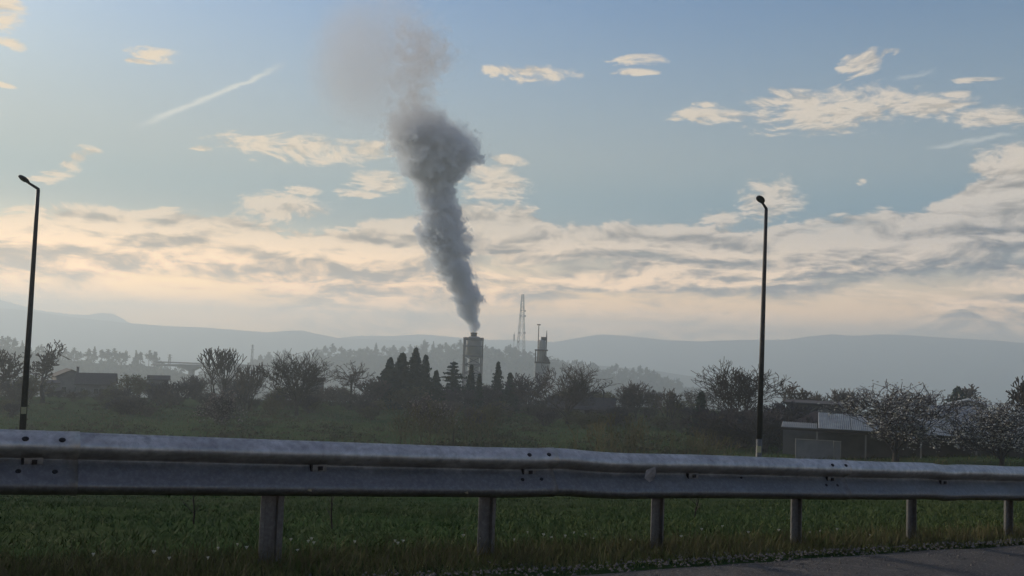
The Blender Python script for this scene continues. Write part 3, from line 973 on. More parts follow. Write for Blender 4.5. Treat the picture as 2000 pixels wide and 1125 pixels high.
def conifer(seed, h, w, style='spruce'):
    r = random.Random(seed)
    trunk, crown = Twigs(), Twigs()
    n = 8
    for i in range(n): trunk.seg(Vector((0, 0, -0.2 + h * i / n)), Vector((0, 0, -0.2 + h * (i + 1) / n)), h * 0.016 * (1 - i / n) + 0.02, h * 0.016 * (1 - (i + 1) / n) + 0.015, 6)
    lv = 26 if style == 'spruce' else 13
    for i in range(lv):
        t = i / lv
        z = h * (0.10 + 0.90 * t)
        R_ = w * (1 - t) ** 0.85 * r.uniform(0.72, 1.12) + 0.10
        if style == 'cedar': R_ = w * (1 - t ** 2.2) * r.uniform(0.45, 1.15) + 0.15
        nb = 9 if style == 'spruce' else 7
        for k in range(nb):
            g = k * 6.283 / nb + r.uniform(-0.4, 0.4) + i
            L = R_ * r.uniform(0.6, 1.15)
            droop = -0.28 if style == 'spruce' else r.uniform(-0.05, 0.10)
            d = Vector((math.cos(g), math.sin(g), droop))
            p0 = Vector((0, 0, z))
            crown.seg(p0, p0 + d * L, 0.03, 0.012, 3)
            m = max(4, int(L * 7))
            for j in range(m):
                f = (j + 0.6) / m
                p = p0 + d * (L * f) + Vector((r.gauss(0, .05), r.gauss(0, .05), r.gauss(0, .05) + (0.10 * f * f * L if style == 'spruce' else 0)))
                sz = (0.26 if style == 'spruce' else 0.22) * (1.15 - 0.55 * f) * (0.55 + 0.45 * w / 1.6)
                crown.leaf(p, sz, r)
    crown.leaf(Vector((0, 0, h)), 0.08, r)
    return trunk, crown
def pine(seed, h, w, shape='round'):
    """open-crowned far pine: bare trunk, clumps of foliage near the top"""
    r = random.Random(seed)
    trunk, crown = Twigs(), Twigs()
    bend = Vector((r.uniform(-.05, .05) * h, 0, 0))
    trunk.seg(Vector((0, 0, -2)), Vector((0, 0, h * 0.5)) + bend * 0.5, h * 0.020, h * 0.016, 5)
    trunk.seg(Vector((0, 0, h * 0.5)) + bend * 0.5, Vector((0, 0, h * 0.92)) + bend, h * 0.016, h * 0.008, 5)
    nc = 7 if shape == 'round' else 9
    for i in range(nc):
        t = (i + 0.5) / nc
        z = h * ((0.55 + 0.42 * t) if shape == 'round' else (0.22 + 0.76 * t))
        ww = w * (math.sin(math.pi * min(1, 0.25 + 0.75 * t)) if shape == 'round' else (1.05 - t))
        c = Vector((r.uniform(-1, 1) * ww * 0.6, r.uniform(-1, 1) * ww * 0.6, z)) + bend
        for j in range(46):
            p = c + Vector((r.gauss(0, .42) * ww, r.gauss(0, .42) * ww, r.gauss(0, .075) * h))
            crown.leaf(p, h * 0.055, r)
    return trunk, crown

def tree_thing(name, parts, loc, label, cat='tree', group=None, rz=0.0, k=1.0):
    o = empty(name, loc, label, cat, group, rz)
    o.scale = (k, k, k)
    for pn, me in parts:
        c = link(pn, me, o)
        if pn in ('buds', 'blossom'): c['kind'] = 'stuff'
    return o
def spot(px, D): 
    p = at(px, 690, D)
    return Vector((p.x, p.y, H(p.x, p.y) - 0.05))
def top_h(px, py, D):
    """height a thing at distance D must have to reach the photo pixel"""
    return at(px, py, D).z - spot(px, D).z

def bare(name, px, py, D, spread, style, seed, label, twig=None, rz=0.0, cat='tree', group=None, leaf=0.0, leaf_size=0.1, blossom=None, depth=5, minr=None, squash=1.0):
    h = top_h(px, py, D)
    t, c, l = bare_tree(seed, h, spread, style, (minr or 0.00020 * D + 0.004) * 1.25, leaf, leaf_size, depth)
    parts = [('trunk', t.mesh('trunk', M_BARK)), ('crown', c.mesh('crown', twig or M_TWIG))]
    if l.f: parts.append(('blossom' if blossom in (M_BLOSSOM, M_PINKBLOSSOM) else 'buds', l.mesh('foliage', blossom or M_BUD)))
    o = tree_thing(name, parts, spot(px, D), label, cat, group, rz)
    o.scale = (squash, squash, 1)
    return o
bare('bare_tree', 90, 662, 150, 0.62, 'round', 101, 'spreading leafless tree just right of the left street lamp, left of the farmhouse')
bare('bare_tree', -8, 672, 140, 0.62, 'round', 102, 'leafless tree cut by the left picture edge, behind the street lamp')
bare('bare_tree', 432, 676, 160, 0.40, 'stems', 103, 'tall narrow leafless tree with several upright stems near the viaduct', minr=0.040, depth=3, twig=M_BARK)
bare('bare_tree', 486, 708, 150, 0.45, 'stems', 104, 'shorter leafless tree between the upright multi-stemmed tree and the fan-shaped tree', depth=3, minr=0.035)
bare('bare_tree', 585, 680, 140, 0.42, 'fan', 105, 'large fan-shaped leafless tree with dense upswept branches left of centre', minr=0.024, squash=1.4, twig=M_BARK)
bare('bare_tree', 688, 704, 165, 0.55, 'umbrella', 106, 'small flat-topped leafless tree between the fan-shaped tree and the dark spruces', minr=0.032, depth=4)
bare('bare_tree', 1112, 703, 135, 0.52, 'fan', 107, 'rounded leafless tree standing alone in the field below the pale silo tower', minr=0.022, squash=1.55)
bare('bare_tree', 1245, 742, 150, 0.52, 'fan', 108, 'pale leafless tree right of the dark-roofed cottage', squash=1.1, depth=5)
bare('bare_tree', 1450, 697, 98, 0.55, 'fan', 110, 'big leafless tree with gnarled black limbs behind the right street lamp', minr=0.020, twig=M_BARK, squash=1.4)
bare('bare_tree', 1542, 742, 118, 0.55, 'round', 111, 'small leafless tree just right of the big gnarled tree')
bare('bare_tree', 1606, 764, 135, 0.5, 'stems', 112, 'thin leafless tree rising behind the grey flat-roofed house, left of its neighbour', depth=4)
bare('bare_tree', 1650, 757, 132, 0.5, 'stems', 113, 'thin leafless tree behind the grey house, next to the large blossom tree', depth=4)
bare('bare_tree', 1875, 748, 150, 0.6, 'round', 114, 'rounded leafless tree around a dark conifer behind the far-right roofs')
bare('bare_tree', 1806, 765, 140, 0.5, 'stems', 115, 'leafless tree just right of the large blossom tree, behind roofs', depth=4)
bare('bare_tree', 1996, 733, 85, 0.6, 'round', 116, 'leafless tree at the right picture edge, taller than the blossom tree below it', twig=M_BARK, minr=0.026)
bare('blossom_tree', 1752, 742, 66, 0.62, 'fan', 117, 'large spring tree dotted with white blossom in front of the metal-roofed shed', leaf=3.0, leaf_size=0.055, blossom=M_BLOSSOM, twig=M_TWIG_V, squash=1.6, minr=0.014)
bare('blossom_tree', 1958, 778, 60, 0.66, 'fan', 118, 'white blossoming tree at the right edge above the guard rail', leaf=2.8, leaf_size=0.050, blossom=M_BLOSSOM, twig=M_TWIG_V, squash=1.55, minr=0.013)
bare('blossom_tree', 440, 762, 118, 0.6, 'shrub', 119, 'small pale pink blossoming tree low in the hedge below the viaduct', leaf=1.4, leaf_size=0.10, blossom=M_PINKBLOSSOM, depth=4)
bare('blossom_tree', 850, 772, 110, 0.6, 'shrub', 120, 'small pale blossoming bush below the dark spruces', leaf=1.2, leaf_size=0.09, blossom=M_PINKBLOSSOM, depth=4)

bare('bare_tree', 1035, 728, 160, 0.5, 'fan', 121, 'hazy leafless tree between the pointed conifer and the silo tower', squash=1.3, twig=M_TWIG_V, depth=4)
bare('bare_tree', 735, 735, 160, 0.55, 'fan', 122, 'low leafless tree just left of the dark spruce clump', squash=1.4, depth=4)
bare('bare_tree', 1310, 756, 140, 0.5, 'stems', 123, 'slender leafless tree right of the pale leafless tree, above the field', depth=3)
def con(px, py, D, w, style, seed, label, name='spruce_tree'):
    t, c = conifer(seed, top_h(px, py, D), w * (1.85 if px < 850 or px > 1500 else 1.5), style)
    tree_thing(name, [('trunk', t.mesh('trunk', M_BARK)), ('crown', c.mesh('crown', M_NEEDLE))], spot(px, D), label, 'conifer')
con(786, 690, 170, 2.6, 'spruce', 201, 'broad dark spruce, leftmost tall one of the conifer clump')
con(812, 678, 172, 1.9, 'spruce', 202, 'tallest pointed dark spruce of the conifer clump left of the smoking stack')
con(832, 692, 168, 1.5, 'spruce', 203, 'slim dark spruce just right of the tallest one')
con(763, 700, 166, 2.2, 'spruce', 204, 'low dark spruce at the left end of the conifer clump')
con(854, 724, 160, 1.5, 'spruce', 205, 'small dark conifer left of the layered cedar')
con(886, 703, 165, 2.3, 'cedar', 206, 'open layered cedar in front of the smoking stack', 'cedar_tree')
con(922, 712, 166, 1.2, 'spruce', 207, 'narrow dark conifer directly below the smoking stack')
con(938, 730, 160, 0.9, 'spruce', 209, 'short dark conifer right of the smoking stack base')
con(974, 706, 168, 1.35, 'spruce', 210, 'pointed dark conifer between the smoking stack and the lattice mast')
con(998, 728, 165, 1.5, 'spruce', 212, 'broad low conifer just below the lattice mast')
con(1872, 757, 146, 2.2, 'spruce', 213, 'dark conifer inside the rounded leafless tree behind the far-right roofs')
con(1372, 766, 112, 1.2, 'spruce', 214, 'small dark conifer left of the big gnarled bare tree')

# hedge line: shrubs share a few meshes
def shrub_meshes(n, style, twig, leaf, bud, seed, depth=4, lsize=0.09):
    out = []
    for i in range(n):
        t, c, l = bare_tree(seed + i, 3.0, 0.6, style, 0.018, leaf, lsize, depth)
        ps = [('trunk', t.mesh('trunk', M_BARK)), ('crown', c.mesh('crown', twig))]
        if l.f: ps.append(('buds', l.mesh('buds', bud)))
        out.append(ps)
    return out
SH = shrub_meshes(3, 'shrub', M_TWIG, 0, M_BUD, 300) + shrub_meshes(2, 'shrub', M_TWIG_V, 0.0, M_BUD, 310) + shrub_meshes(2, 'shrub', M_TWIG_Y, 0.5, M_BUD, 320)
r5 = random.Random(77)
rows = []
for i in range(62):
    px = -20 + i * 23 + r5.uniform(-9, 9)
    if 1385 < px < 1420: continue
    hp = r5.uniform(26, 50)
    D = r5.uniform(150, 185)
    if 85 < px < 235: D, hp = r5.uniform(195, 215), r5.uniform(25, 38)
    rows.append((px, D, hp))
for i in range(40):
    px = r5.uniform(0, 1390) if i < 28 else r5.uniform(960, 1390)
    rows.append((px, r5.uniform(118, 150), r5.uniform(12, 22) if 85 < px < 235 else r5.uniform(24, 42)))
for px, hp in ((100, 20), (122, 17), (150, 24), (171, 19), (205, 26), (228, 30), (240, 34)):
    rows.append((px, r5.uniform(150, 168), hp))
for i in range(11):
    rows.append((1398 + i * 14 + r5.uniform(-5, 5), r5.uniform(82, 98), r5.uniform(55, 88)))
ONES = ['', 'first', 'second', 'third', 'fourth', 'fifth', 'sixth', 'seventh', 'eighth', 'ninth', 'tenth', 'eleventh', 'twelfth', 'thirteenth', 'fourteenth', 'fifteenth', 'sixteenth', 'seventeenth', 'eighteenth', 'nineteenth']
def ordinal(n):
    if n < 20: return ONES[n]
    t = {2: 'twent', 3: 'thirt', 4: 'fort'}[n // 10]
    return t + ('ieth' if n % 10 == 0 else 'y-' + ONES[n % 10])
MARKS = [(20, 'left street lamp'), (150, 'gabled farmhouse'), (260, 'low dark barn'), (350, 'viaduct'), (440, 'multi-stemmed tree'), (585, 'fan-shaped tree'), (690, 'flat-topped tree'),
         (800, 'dark spruce clump'), (920, 'smoking tower'), (1017, 'lattice mast'), (1112, 'rounded field tree'), (1245, 'pale leafless tree'), (1360, 'small conifer by the big tree')]
rows.sort()
seen = {}
for i, (px, D, hp) in enumerate(rows):
    k = hp * D / F_PX / 3.0
    near = px > 1390
    ps = SH[r5.choice((3, 4, 0)) if near else r5.randrange(len(SH))]
    mk = 'big gnarled tree' if near else min(MARKS, key=lambda m_: abs(m_[0] - px))[1]
    seen[mk] = seen.get(mk, 0) + 1
    lab = ('dark tangled shrub under the ' if near else 'leafless hedge shrub below the ') + mk + ', ' + ordinal(seen[mk]) + ' from the left there'
    o = tree_thing('shrub', ps, spot(px, D), lab, 'shrub', 'shrubs of the thicket under the big tree' if near else 'shrubs of the hedge line across the field', r5.uniform(0, 6.28))
    wk = k * r5.uniform(1.1, 1.6)
    o.scale = (wk, wk, k)
# upright young thickets closer to the rail
TH = [bare_tree(400 + i, 3.2, 0.35, 'thicket', 0.010, 0.35, 0.05, 4) for i in range(3)]
TH = [[('trunk', t.mesh('trunk', M_BARK)), ('crown', c.mesh('crown', M_TWIG_Y)), ('buds', l.mesh('buds', M_BUD))] for t, c, l in TH]
for j, (px, py, D, lab) in enumerate([(1200, 802, 62, 'olive thicket of upright young stems left of the middle, just above the rail dent'),
                                      (1242, 806, 66, 'olive thicket of upright young stems below the pale leafless tree'),
                                      (1352, 828, 60, 'low olive thicket of thin stems left of the big gnarled tree'),
                                      (1385, 836, 64, 'low olive thicket touching the big gnarled tree on its left'),
                                      (812, 788, 84, 'thin upright saplings above the rail, left one of the middle group'),
                                      (862, 782, 88, 'thin upright saplings above the rail, middle one of the middle group'),
                                      (935, 790, 84, 'thin upright saplings above the rail, right one of the middle group')]):
    o = tree_thing('sapling_thicket', TH[j % 3], spot(px, D), lab, 'thicket', None, j * 1.3)
    k = top_h(px, py, D) / 3.2
    o.scale = (k * (1.2 if D < 70 else 1.5), k, k)

# woods on the two near hills
def hill_pts(prof, Y, n, r, lo=0.25, hi=0.98, depth=260):
    out = []
    rows = [(-1.0, 0.0), (-0.75, 0.18), (-0.5, 0.45), (-0.28, 0.74), (-0.12, 0.92), (0.0, 1.0)]
    for i in range(n):
        px = r.uniform(prof[0][0], prof[-1][0])
        c = at(px, lerp_pts(prof, px), Y)
        t = -r.random() ** 1.2 * 0.45
        y = Y + t * depth
        out.append((c.x * y / Y, y, -130 + (c.z + 130) * lerp_pts(rows, t)))
    return out
def woods(name, pts, seed, label, size):
    r = np.random.default_rng(seed)
    V, F = [], []
    nl = 42
    for (x, y, z) in pts:
        h = size * r.uniform(0.7, 1.3); w = h * r.uniform(0.24, 0.38)
        g = r.normal(size=(nl, 3)); g /= np.linalg.norm(g, axis=1)[:, None]
        rad = r.uniform(0.45, 1.0, size=(nl, 1)) ** 0.5
        p = g * rad * np.array([w, w, h * 0.42]) + np.array([x, y, z + h * 0.5])
        for q in range(3):
            V.append(p + r.normal(size=(nl, 3)) * w * 0.42)
    V = np.concatenate([np.stack(V[i:i + 3], 1).reshape(-1, 3) for i in range(0, len(V), 3)])
    F = np.arange(len(V)).reshape(-1, 3)
    o = link(name, np_mesh(name, V, F, M_PINE))
    tag(o, label, 'woodland', kind='stuff')
rw = random.Random(9)
woods('woodland', hill_pts(HILL_A, 1150, 1500, rw), 1, 'hazy wood covering the low hill behind the factory', 9.5)
woods('woodland', hill_pts(HILL_B, 850, 800, rw, depth=200), 2, 'hazy wood covering the low hill on the left', 7.5)
# the trees that stand out on the skyline
PN = [pine(500 + i, 12, 3.0, 'round' if i < 4 else 'cone') for i in range(6)]
PN = [[('trunk', t.mesh('trunk', M_BARK)), ('crown', c.mesh('crown', M_PINE))] for t, c in PN]
ORD = ['first', 'second', 'third', 'fourth', 'fifth', 'sixth', 'seventh', 'eighth', 'ninth', 'tenth', 'eleventh', 'twelfth', 'thirteenth', 'fourteenth', 'fifteenth',
       'sixteenth', 'seventeenth', 'eighteenth', 'nineteenth', 'twentieth', 'twenty-first', 'twenty-second', 'twenty-third', 'twenty-fourth']
def sky_tree(px, pytop, prof, Y, label, group, kind):
    c = at(px, lerp_pts(prof, px), Y)
    h = at(px, pytop, Y).z - c.z + 1.0
    o = tree_thing('pine_tree', PN[kind], (c.x, c.y, c.z - 1.0), label, 'tree', group, px * 0.37)
    k = h / 12
    o.scale = (k * 1.05, k * 1.05, k)
for i, (px, py) in enumerate([(2, 659), (14, 658), (28, 663), (42, 668), (116, 684), (128, 684), (144, 682), (156, 688), (172, 684), (183, 681), (197, 685), (210, 685), (221, 684), (233, 689), (244, 688), (264, 688), (274, 690), (290, 688), (302, 690)]):
    sky_tree(px, py, HILL_B, 850, ORD[i] + ' hazy pine from the left along the left hill skyline', 'pines on the left skyline', (0, 1, 2, 5, 3, 0)[i % 6])
for i, (px, py) in enumerate([(508, 694), (524, 690), (541, 687), (556, 685), (618, 682), (634, 677), (648, 674), (666, 678), (684, 683), (700, 682), (716, 679), (734, 673), (750, 677), (768, 676), (786, 677), (800, 675), (812, 677), (829, 667), (846, 670), (858, 673), (870, 671), (886, 672), (898, 666)]):
    sky_tree(px, py, HILL_A, 1150, ORD[i] + ' hazy pine from the left on the hill skyline left of the smoking stack', 'pines on the skyline left of the stack', (1, 0, 4, 2, 5, 3, 0)[i % 7])
for i, (px, py) in enumerate([(948, 676), (960, 679), (974, 682), (988, 679), (996, 676), (1006, 679), (1014, 686), (1022, 684), (1032, 691)]):
    sky_tree(px, py, HILL_A, 1150, ORD[i] + ' rounded hazy tree right of the smoking stack on the hill crest', 'trees on the crest beside the mast', (2, 3, 1, 0)[i % 4])
for i, (px, py) in enumerate([(1194, 716), (1204, 712), (1222, 719), (1236, 720), (1250, 717), (1262, 719), (1276, 724), (1287, 732), (1310, 745), (1330, 752), (1352, 760)]):
    sky_tree(px, py, HILL_A, 1150, ORD[i] + ' hazy tree from the left on the falling right end of the hill', 'trees on the right end of the hill', (2, 3, 1, 0)[i % 4])

# ------------------------------------------------------------------ buildings
M_WALL = mat('pale_render_wall', (0.21, 0.20, 0.185), (0.15, 0.145, 0.14), scale=0.6, rough=0.95)
M_WALL_G = mat('grey_render_wall', (0.15, 0.148, 0.15), (0.11, 0.11, 0.115), scale=0.6, rough=0.95)
M_ROOF_D = mat('dark_tile_roof', (0.055, 0.050, 0.052), (0.075, 0.066, 0.064), scale=3, rough=0.9, bump=0.3)
M_ROOF_R = mat('brown_tile_roof', (0.070, 0.048, 0.042), (0.095, 0.062, 0.05), scale=3, rough=0.9, bump=0.3)
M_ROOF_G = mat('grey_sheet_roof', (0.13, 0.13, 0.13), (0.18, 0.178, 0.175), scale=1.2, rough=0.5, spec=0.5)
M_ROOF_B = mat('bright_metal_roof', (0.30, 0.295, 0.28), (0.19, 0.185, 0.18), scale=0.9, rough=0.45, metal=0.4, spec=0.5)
M_GLASS = mat('dark_window_glass', (0.02, 0.022, 0.025), rough=0.1, spec=0.6)
M_FRAME = mat('pale_window_frame', (0.24, 0.235, 0.225), rough=0.7)
M_TIMBER = mat('dark_timber', (0.045, 0.038, 0.034), (0.06, 0.05, 0.045), scale=4, rough=0.9)
M_CONC = mat('pale_concrete', (0.30, 0.30, 0.29), (0.22, 0.22, 0.215), scale=0.15, rough=0.95)
M_PANEL = mat('white_panel', (0.22, 0.225, 0.24), (0.17, 0.175, 0.19), scale=1.0, rough=0.7)

def windows(root, spots, w, h, zc, yface, wall):
    for x in spots:
        f = MB().box((x, yface - 0.02, zc), (w + 0.16, 0.10, h + 0.16)).build('window', M_FRAME, root)
        MB().box((x, yface - 0.075, zc), (w, 0.02, h)).build('pane', M_GLASS, f)
def gable_house(name, loc, rz, L, W, hw, hr, wall, roof, label, gable_front=False, wins=(), wz=None, chim=None, eave=0.35, door=None):
    """L along local x, W along local y; the ridge runs along x (or y if gable_front)"""
    root = empty(name, loc, label, 'building', None, rz)
    MB().box((0, 0, hw / 2 - 0.4), (L, W, hw + 0.8)).build('wall', wall, root)
    if gable_front:
        V = [(-L / 2, -W / 2, hw), (L / 2, -W / 2, hw), (0, -W / 2, hw + hr), (-L / 2, W / 2, hw), (L / 2, W / 2, hw), (0, W / 2, hw + hr)]
        F = [(0, 1, 2), (3, 5, 4), (0, 2, 5, 3), (1, 4, 5, 2)]
    else:
        V = [(-L / 2, -W / 2, hw), (-L / 2, W / 2, hw), (-L / 2, 0, hw + hr), (L / 2, -W / 2, hw), (L / 2, W / 2, hw), (L / 2, 0, hw + hr)]
        F = [(0, 1, 2), (3, 5, 4), (0, 2, 5, 3), (1, 4, 5, 2)]
    MB().add(V, F).build('gable', wall, root)
    half = (L if gable_front else W) / 2
    run = (W if gable_front else L) / 2 + eave
    sl = hr / half
    rf = None
    for sgn in (-1, 1):
        a, b = (0, hw + hr + 0.06), (sgn * (half + eave), hw - eave * sl + 0.06)
        V = []
        for th in (0.0, 0.14):
            for u, z in (a, b):
                for r_ in (-run, run):
                    V.append((u, r_, z + th) if gable_front else (r_, u, z + th))
        F = [(0, 1, 3, 2), (4, 6, 7, 5), (0, 4, 5, 1), (2, 3, 7, 6), (0, 2, 6, 4), (1, 5, 7, 3)]
        rf = MB().add(V, F).build('roof', roof, root)
    if chim:
        x, z, w = chim
        c = MB().box((x, 0.2, hw + hr + z / 2 - 0.4), (w, w, z + 0.8)).build('chimney', M_WALL_G, rf)
        MB().box((x, 0.2, hw + hr + z + 0.05), (w * 1.3, w * 1.3, 0.10)).build('chimney_cap', M_ROOF_D, root)
    if wins: windows(root, wins, 0.8, 0.95, wz or hw * 0.55, -W / 2, wall)
    if door is not None: MB().box((door, -W / 2 - 0.02, 0.95), (0.9, 0.08, 2.0)).build('door', M_TIMBER, root)
    return root
def fit(px0, px1, D): return (px1 - px0) * D / F_PX
def face(px): return -math.atan2(at(px, 690, 100).x, 100)     # turn a front towards the camera

D = 185
g = spot(137, D); hr = at(137, 722, D).z; he = at(137, 734, D).z
gable_house('farmhouse', g, face(137) + 0.15, fit(112, 163, D), 6.5, he - g.z, hr - he, M_WALL, M_ROOF_D, 'pale gabled farmhouse facing the road beside its long dark roofed wing', True, (-1.2, 1.1), None, (1.6, 0.5, 0.45), door=0)
D = 178
g = spot(192, D); hr = at(192, 730.5, D).z; he = at(192, 749, D).z
gable_house('farm_wing', g, face(192) - 0.1, fit(158, 224, D), 5.5, he - g.z, hr - he, M_WALL, M_ROOF_D, 'long low farm wing with a broad dark roof right of the gabled farmhouse', False, (-2, 0.3, 2.3), None, None, door=1.3)
D = 172
g = spot(104, D)
gable_house('lean_to_shed', g, face(104), fit(94, 118, D), 3.0, at(104, 748, D).z - g.z, at(104, 744, D).z - at(104, 748, D).z, M_WALL, M_ROOF_D, 'small low shed left of the gabled farmhouse', False, (), None, None, door=0)
D = 190
g = spot(313, D)
gable_house('barn', g, face(313), fit(296, 332, D), 4.0, at(313, 741, D).z - g.z, at(313, 735, D).z - at(313, 741, D).z, M_WALL_G, M_ROOF_D, 'low dark roofed barn in the hedge between farmhouse and viaduct', False, (-0.8, 0.9), None, None, door=0)
D = 200
g = spot(618, D)
gable_house('barn', g, face(618), fit(600, 634, D), 4.0, at(618, 744, D).z - g.z, at(618, 739, D).z - at(618, 744, D).z, M_WALL_G, M_ROOF_R, 'low brown roofed barn just right of the fan-shaped tree', False, (-0.8, 0.9), None, None, door=0)
D = 150
g = spot(1140, D)
h = gable_house('cottage', g, face(1140) - 0.05, fit(1076, 1198, D), 5.0, at(1140, 797, D).z - g.z, at(1140, 777.5, D).z - at(1140, 797, D).z, M_WALL, M_ROOF_D, 'dark roofed cottage behind the rounded tree, with a hooked stovepipe', False, (2.6, 4.0), None, None, door=1.0)
px_ = fit(1140, 1181, D)
top = at(1181, 763, D).z - g.z
MB().tube([(px_, 0, top - 1.6), (px_, 0, top), (px_ - 0.28, 0, top + 0.12)], [0.13, 0.13, 0.12], 8).build('stovepipe', M_LAMP, h)

# grey two-storey house with a flat roof line, right
D = 106
g = spot(1592, D)
L = fit(1545, 1640, D); hh = at(1592, 789, D).z - g.z
root = empty('flat_roofed_house', g, 'grey rendered house with a thin dark flat roof right of the big gnarled tree', 'building', None, face(1592) - 0.03)
MB().box((0, 0, hh / 2 - 0.5), (L, 6, hh + 1)).build('wall', M_WALL_G, root)
MB().box((0, 0, hh + 0.13), (L + 0.7, 6.7, 0.22)).build('roof', M_ROOF_D, root)
windows(root, (fit(1592, 1553, D), fit(1592, 1573, D), fit(1592, 1610, D)), 0.55, 0.6, at(1570, 816, D).z - g.z, -3, M_WALL_G)
# brown hipped roof
D = 92
g = spot(1592, D)
he = at(1592, 823, D).z - g.z; hr = at(1592, 803, D).z - g.z
root = empty('hipped_roof_outbuilding', g, 'low outbuilding with a brown hipped roof behind the canopy', 'building', None, face(1592))
L = fit(1568, 1640, D); W = 4.0
MB().box((0, 0, he / 2 - 0.4), (L - 0.5, W - 0.5, he + 0.8)).build('wall', M_WALL_G, root)
MB().add([(-L / 2, -W / 2, he), (L / 2, -W / 2, he), (L / 2, W / 2, he), (-L / 2, W / 2, he), (-L / 2 + 1.9, 0, hr), (L / 2 - 1.4, 0, hr)],
         [(0, 1, 5, 4), (1, 2, 5), (2, 3, 4, 5), (3, 0, 4), (0, 3, 2, 1)]).build('roof', M_ROOF_R, root)
MB().box((0.3, -W / 2 + 0.22, he * 0.45), (0.9, 0.1, he * 0.8)).build('door', M_TIMBER, root)

# long open shed with a bright corrugated metal roof
D = 75
pa, pb = at(1528, 829, D), at(2060, 848, D - 6)
g = Vector(((pa.x + pb.x) / 2, (pa.y + pb.y) / 2, 0)); g.z = H(g.x, g.y)
rz = math.atan2(pb.y - pa.y, pb.x - pa.x)
L = math.hypot(pb.x - pa.x, pb.y - pa.y)
root = empty('open_shed', g, 'long open shed with a bright corrugated metal roof behind the blossom trees', 'shed', None, rz)
ez = pa.z - g.z; W = 5.2; rise = 0.95
def corr(x0, x1, z0, z1, y0, y1, mt, name):
    """one corrugated roof sheet with real waves and thickness"""
    n = max(8, int((x1 - x0) / 0.14)) * 2
    V = []; F = []
    for th in (0.0, 0.035):
        for i in range(n + 1):
            x = x0 + (x1 - x0) * i / n
            w = 0.028 * (1 if i % 2 else -1)
            V.append((x, y0, z0 + w + th)); V.append((x, y1, z1 + w + th))
    o = 2 * (n + 1)
    for i in range(n):
        F.append((o + 2 * i, o + 2 * i + 2, o + 2 * i + 3, o + 2 * i + 1)); F.append((2 * i, 2 * i + 1, 2 * i + 3, 2 * i + 2))
        F.append((2 * i, 2 * i + 2, o + 2 * i + 2, o + 2 * i))
    return MB().add(V, F).build(name, mt, root)
x_b = -L / 2 + fit(1528, 1594, D)
corr(-L / 2, x_b - 0.05, ez, ez + 0.18, -W / 2, 0.4, M_ROOF_G, 'roof_sheet')
k = x_b
while k < L / 2 - 0.5:
    e = min(L / 2, k + 2.4)
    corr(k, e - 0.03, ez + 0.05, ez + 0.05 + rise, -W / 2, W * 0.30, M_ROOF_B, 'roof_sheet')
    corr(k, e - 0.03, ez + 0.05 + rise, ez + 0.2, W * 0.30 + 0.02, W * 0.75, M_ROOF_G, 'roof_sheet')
    k = e
MB().box((0, -W / 2 + 0.02, ez - 0.12), (L, 0.10, 0.16)).build('fascia', M_TIMBER, root)
for x in (fit(1528, 1592, D) - L / 2, fit(1528, 1677, D) - L / 2, fit(1528, 1770, D) - L / 2, fit(1528, 1860, D) - L / 2, fit(1528, 1960, D) - L / 2):
    MB().box((x, -W / 2 + 0.12, ez / 2 - 0.35), (0.11, 0.11, ez + 0.55)).build('post', M_FRAME, root)
MB().box((0, W * 0.42, ez / 2 - 0.3), (L, 0.15, ez + 0.5)).build('back_wall', M_WALL_G, root)
MB().box((0.9, -W / 2 + 0.15, ez - 0.38), (fit(1594, 1660, D), 0.06, 0.07)).build('rail', M_FRAME, root)
# pale panels standing under the canopy
D = 72
def panel(px0, px1, py0, py1, D, name, label, th=0.08, cat='panel'):
    a, b = at(px0, py0, D), at(px1, py1, D)
    c = (a + b) / 2
    gz = H(c.x, c.y)
    o = empty(name, (c.x, c.y, gz), label, cat, None, face((px0 + px1) / 2) + 0.1)
    w = abs(b.x - a.x); h = a.z - gz
    MB().box((0, 0, h / 2), (w, th, h)).build('board', M_PANEL, o)
    MB().box((0, -0.02, h + 0.03), (w + 0.08, th + 0.08, 0.06)).build('top_rail', M_FRAME, o)
    for x in (-w / 2, w / 2): MB().box((x, -0.01, h / 2 - 0.1), (0.07, th + 0.06, h + 0.2)).build('upright', M_FRAME, o)
panel(1556, 1626, 859, 890, 71, 'garden_partition', 'wide pale partition wall under the left end of the canopy')
panel(1629, 1641, 863, 890, 70, 'garden_partition', 'narrow pale partition board right of the wide one under the canopy')
# roofs at the far right
D = 108
g = spot(1862, D)
gable_house('bungalow', g, face(1862) + 0.45, fit(1815, 1905, D), 6.0, at(1862, 818, D).z - g.z, at(1862, 796, D).z - at(1862, 818, D).z, M_WALL_G, M_ROOF_B, 'bungalow with a pale grey sloping roof right of the large blossom tree', False, (-1, 1), None, None, door=0)
D = 128
g = spot(1892, D)
gable_house('house', g, face(1892), fit(1862, 1924, D), 5.0, at(1892, 791, D).z - g.z, at(1892, 782, D).z - at(1892, 791, D).z, M_WALL, M_ROOF_B, 'small house with a shallow pale gable above the grey bungalow roof', True, (-1.3, -0.4, 0.5, 1.4), at(1892, 796, D).z - g.z, None, door=0, eave=0.45)

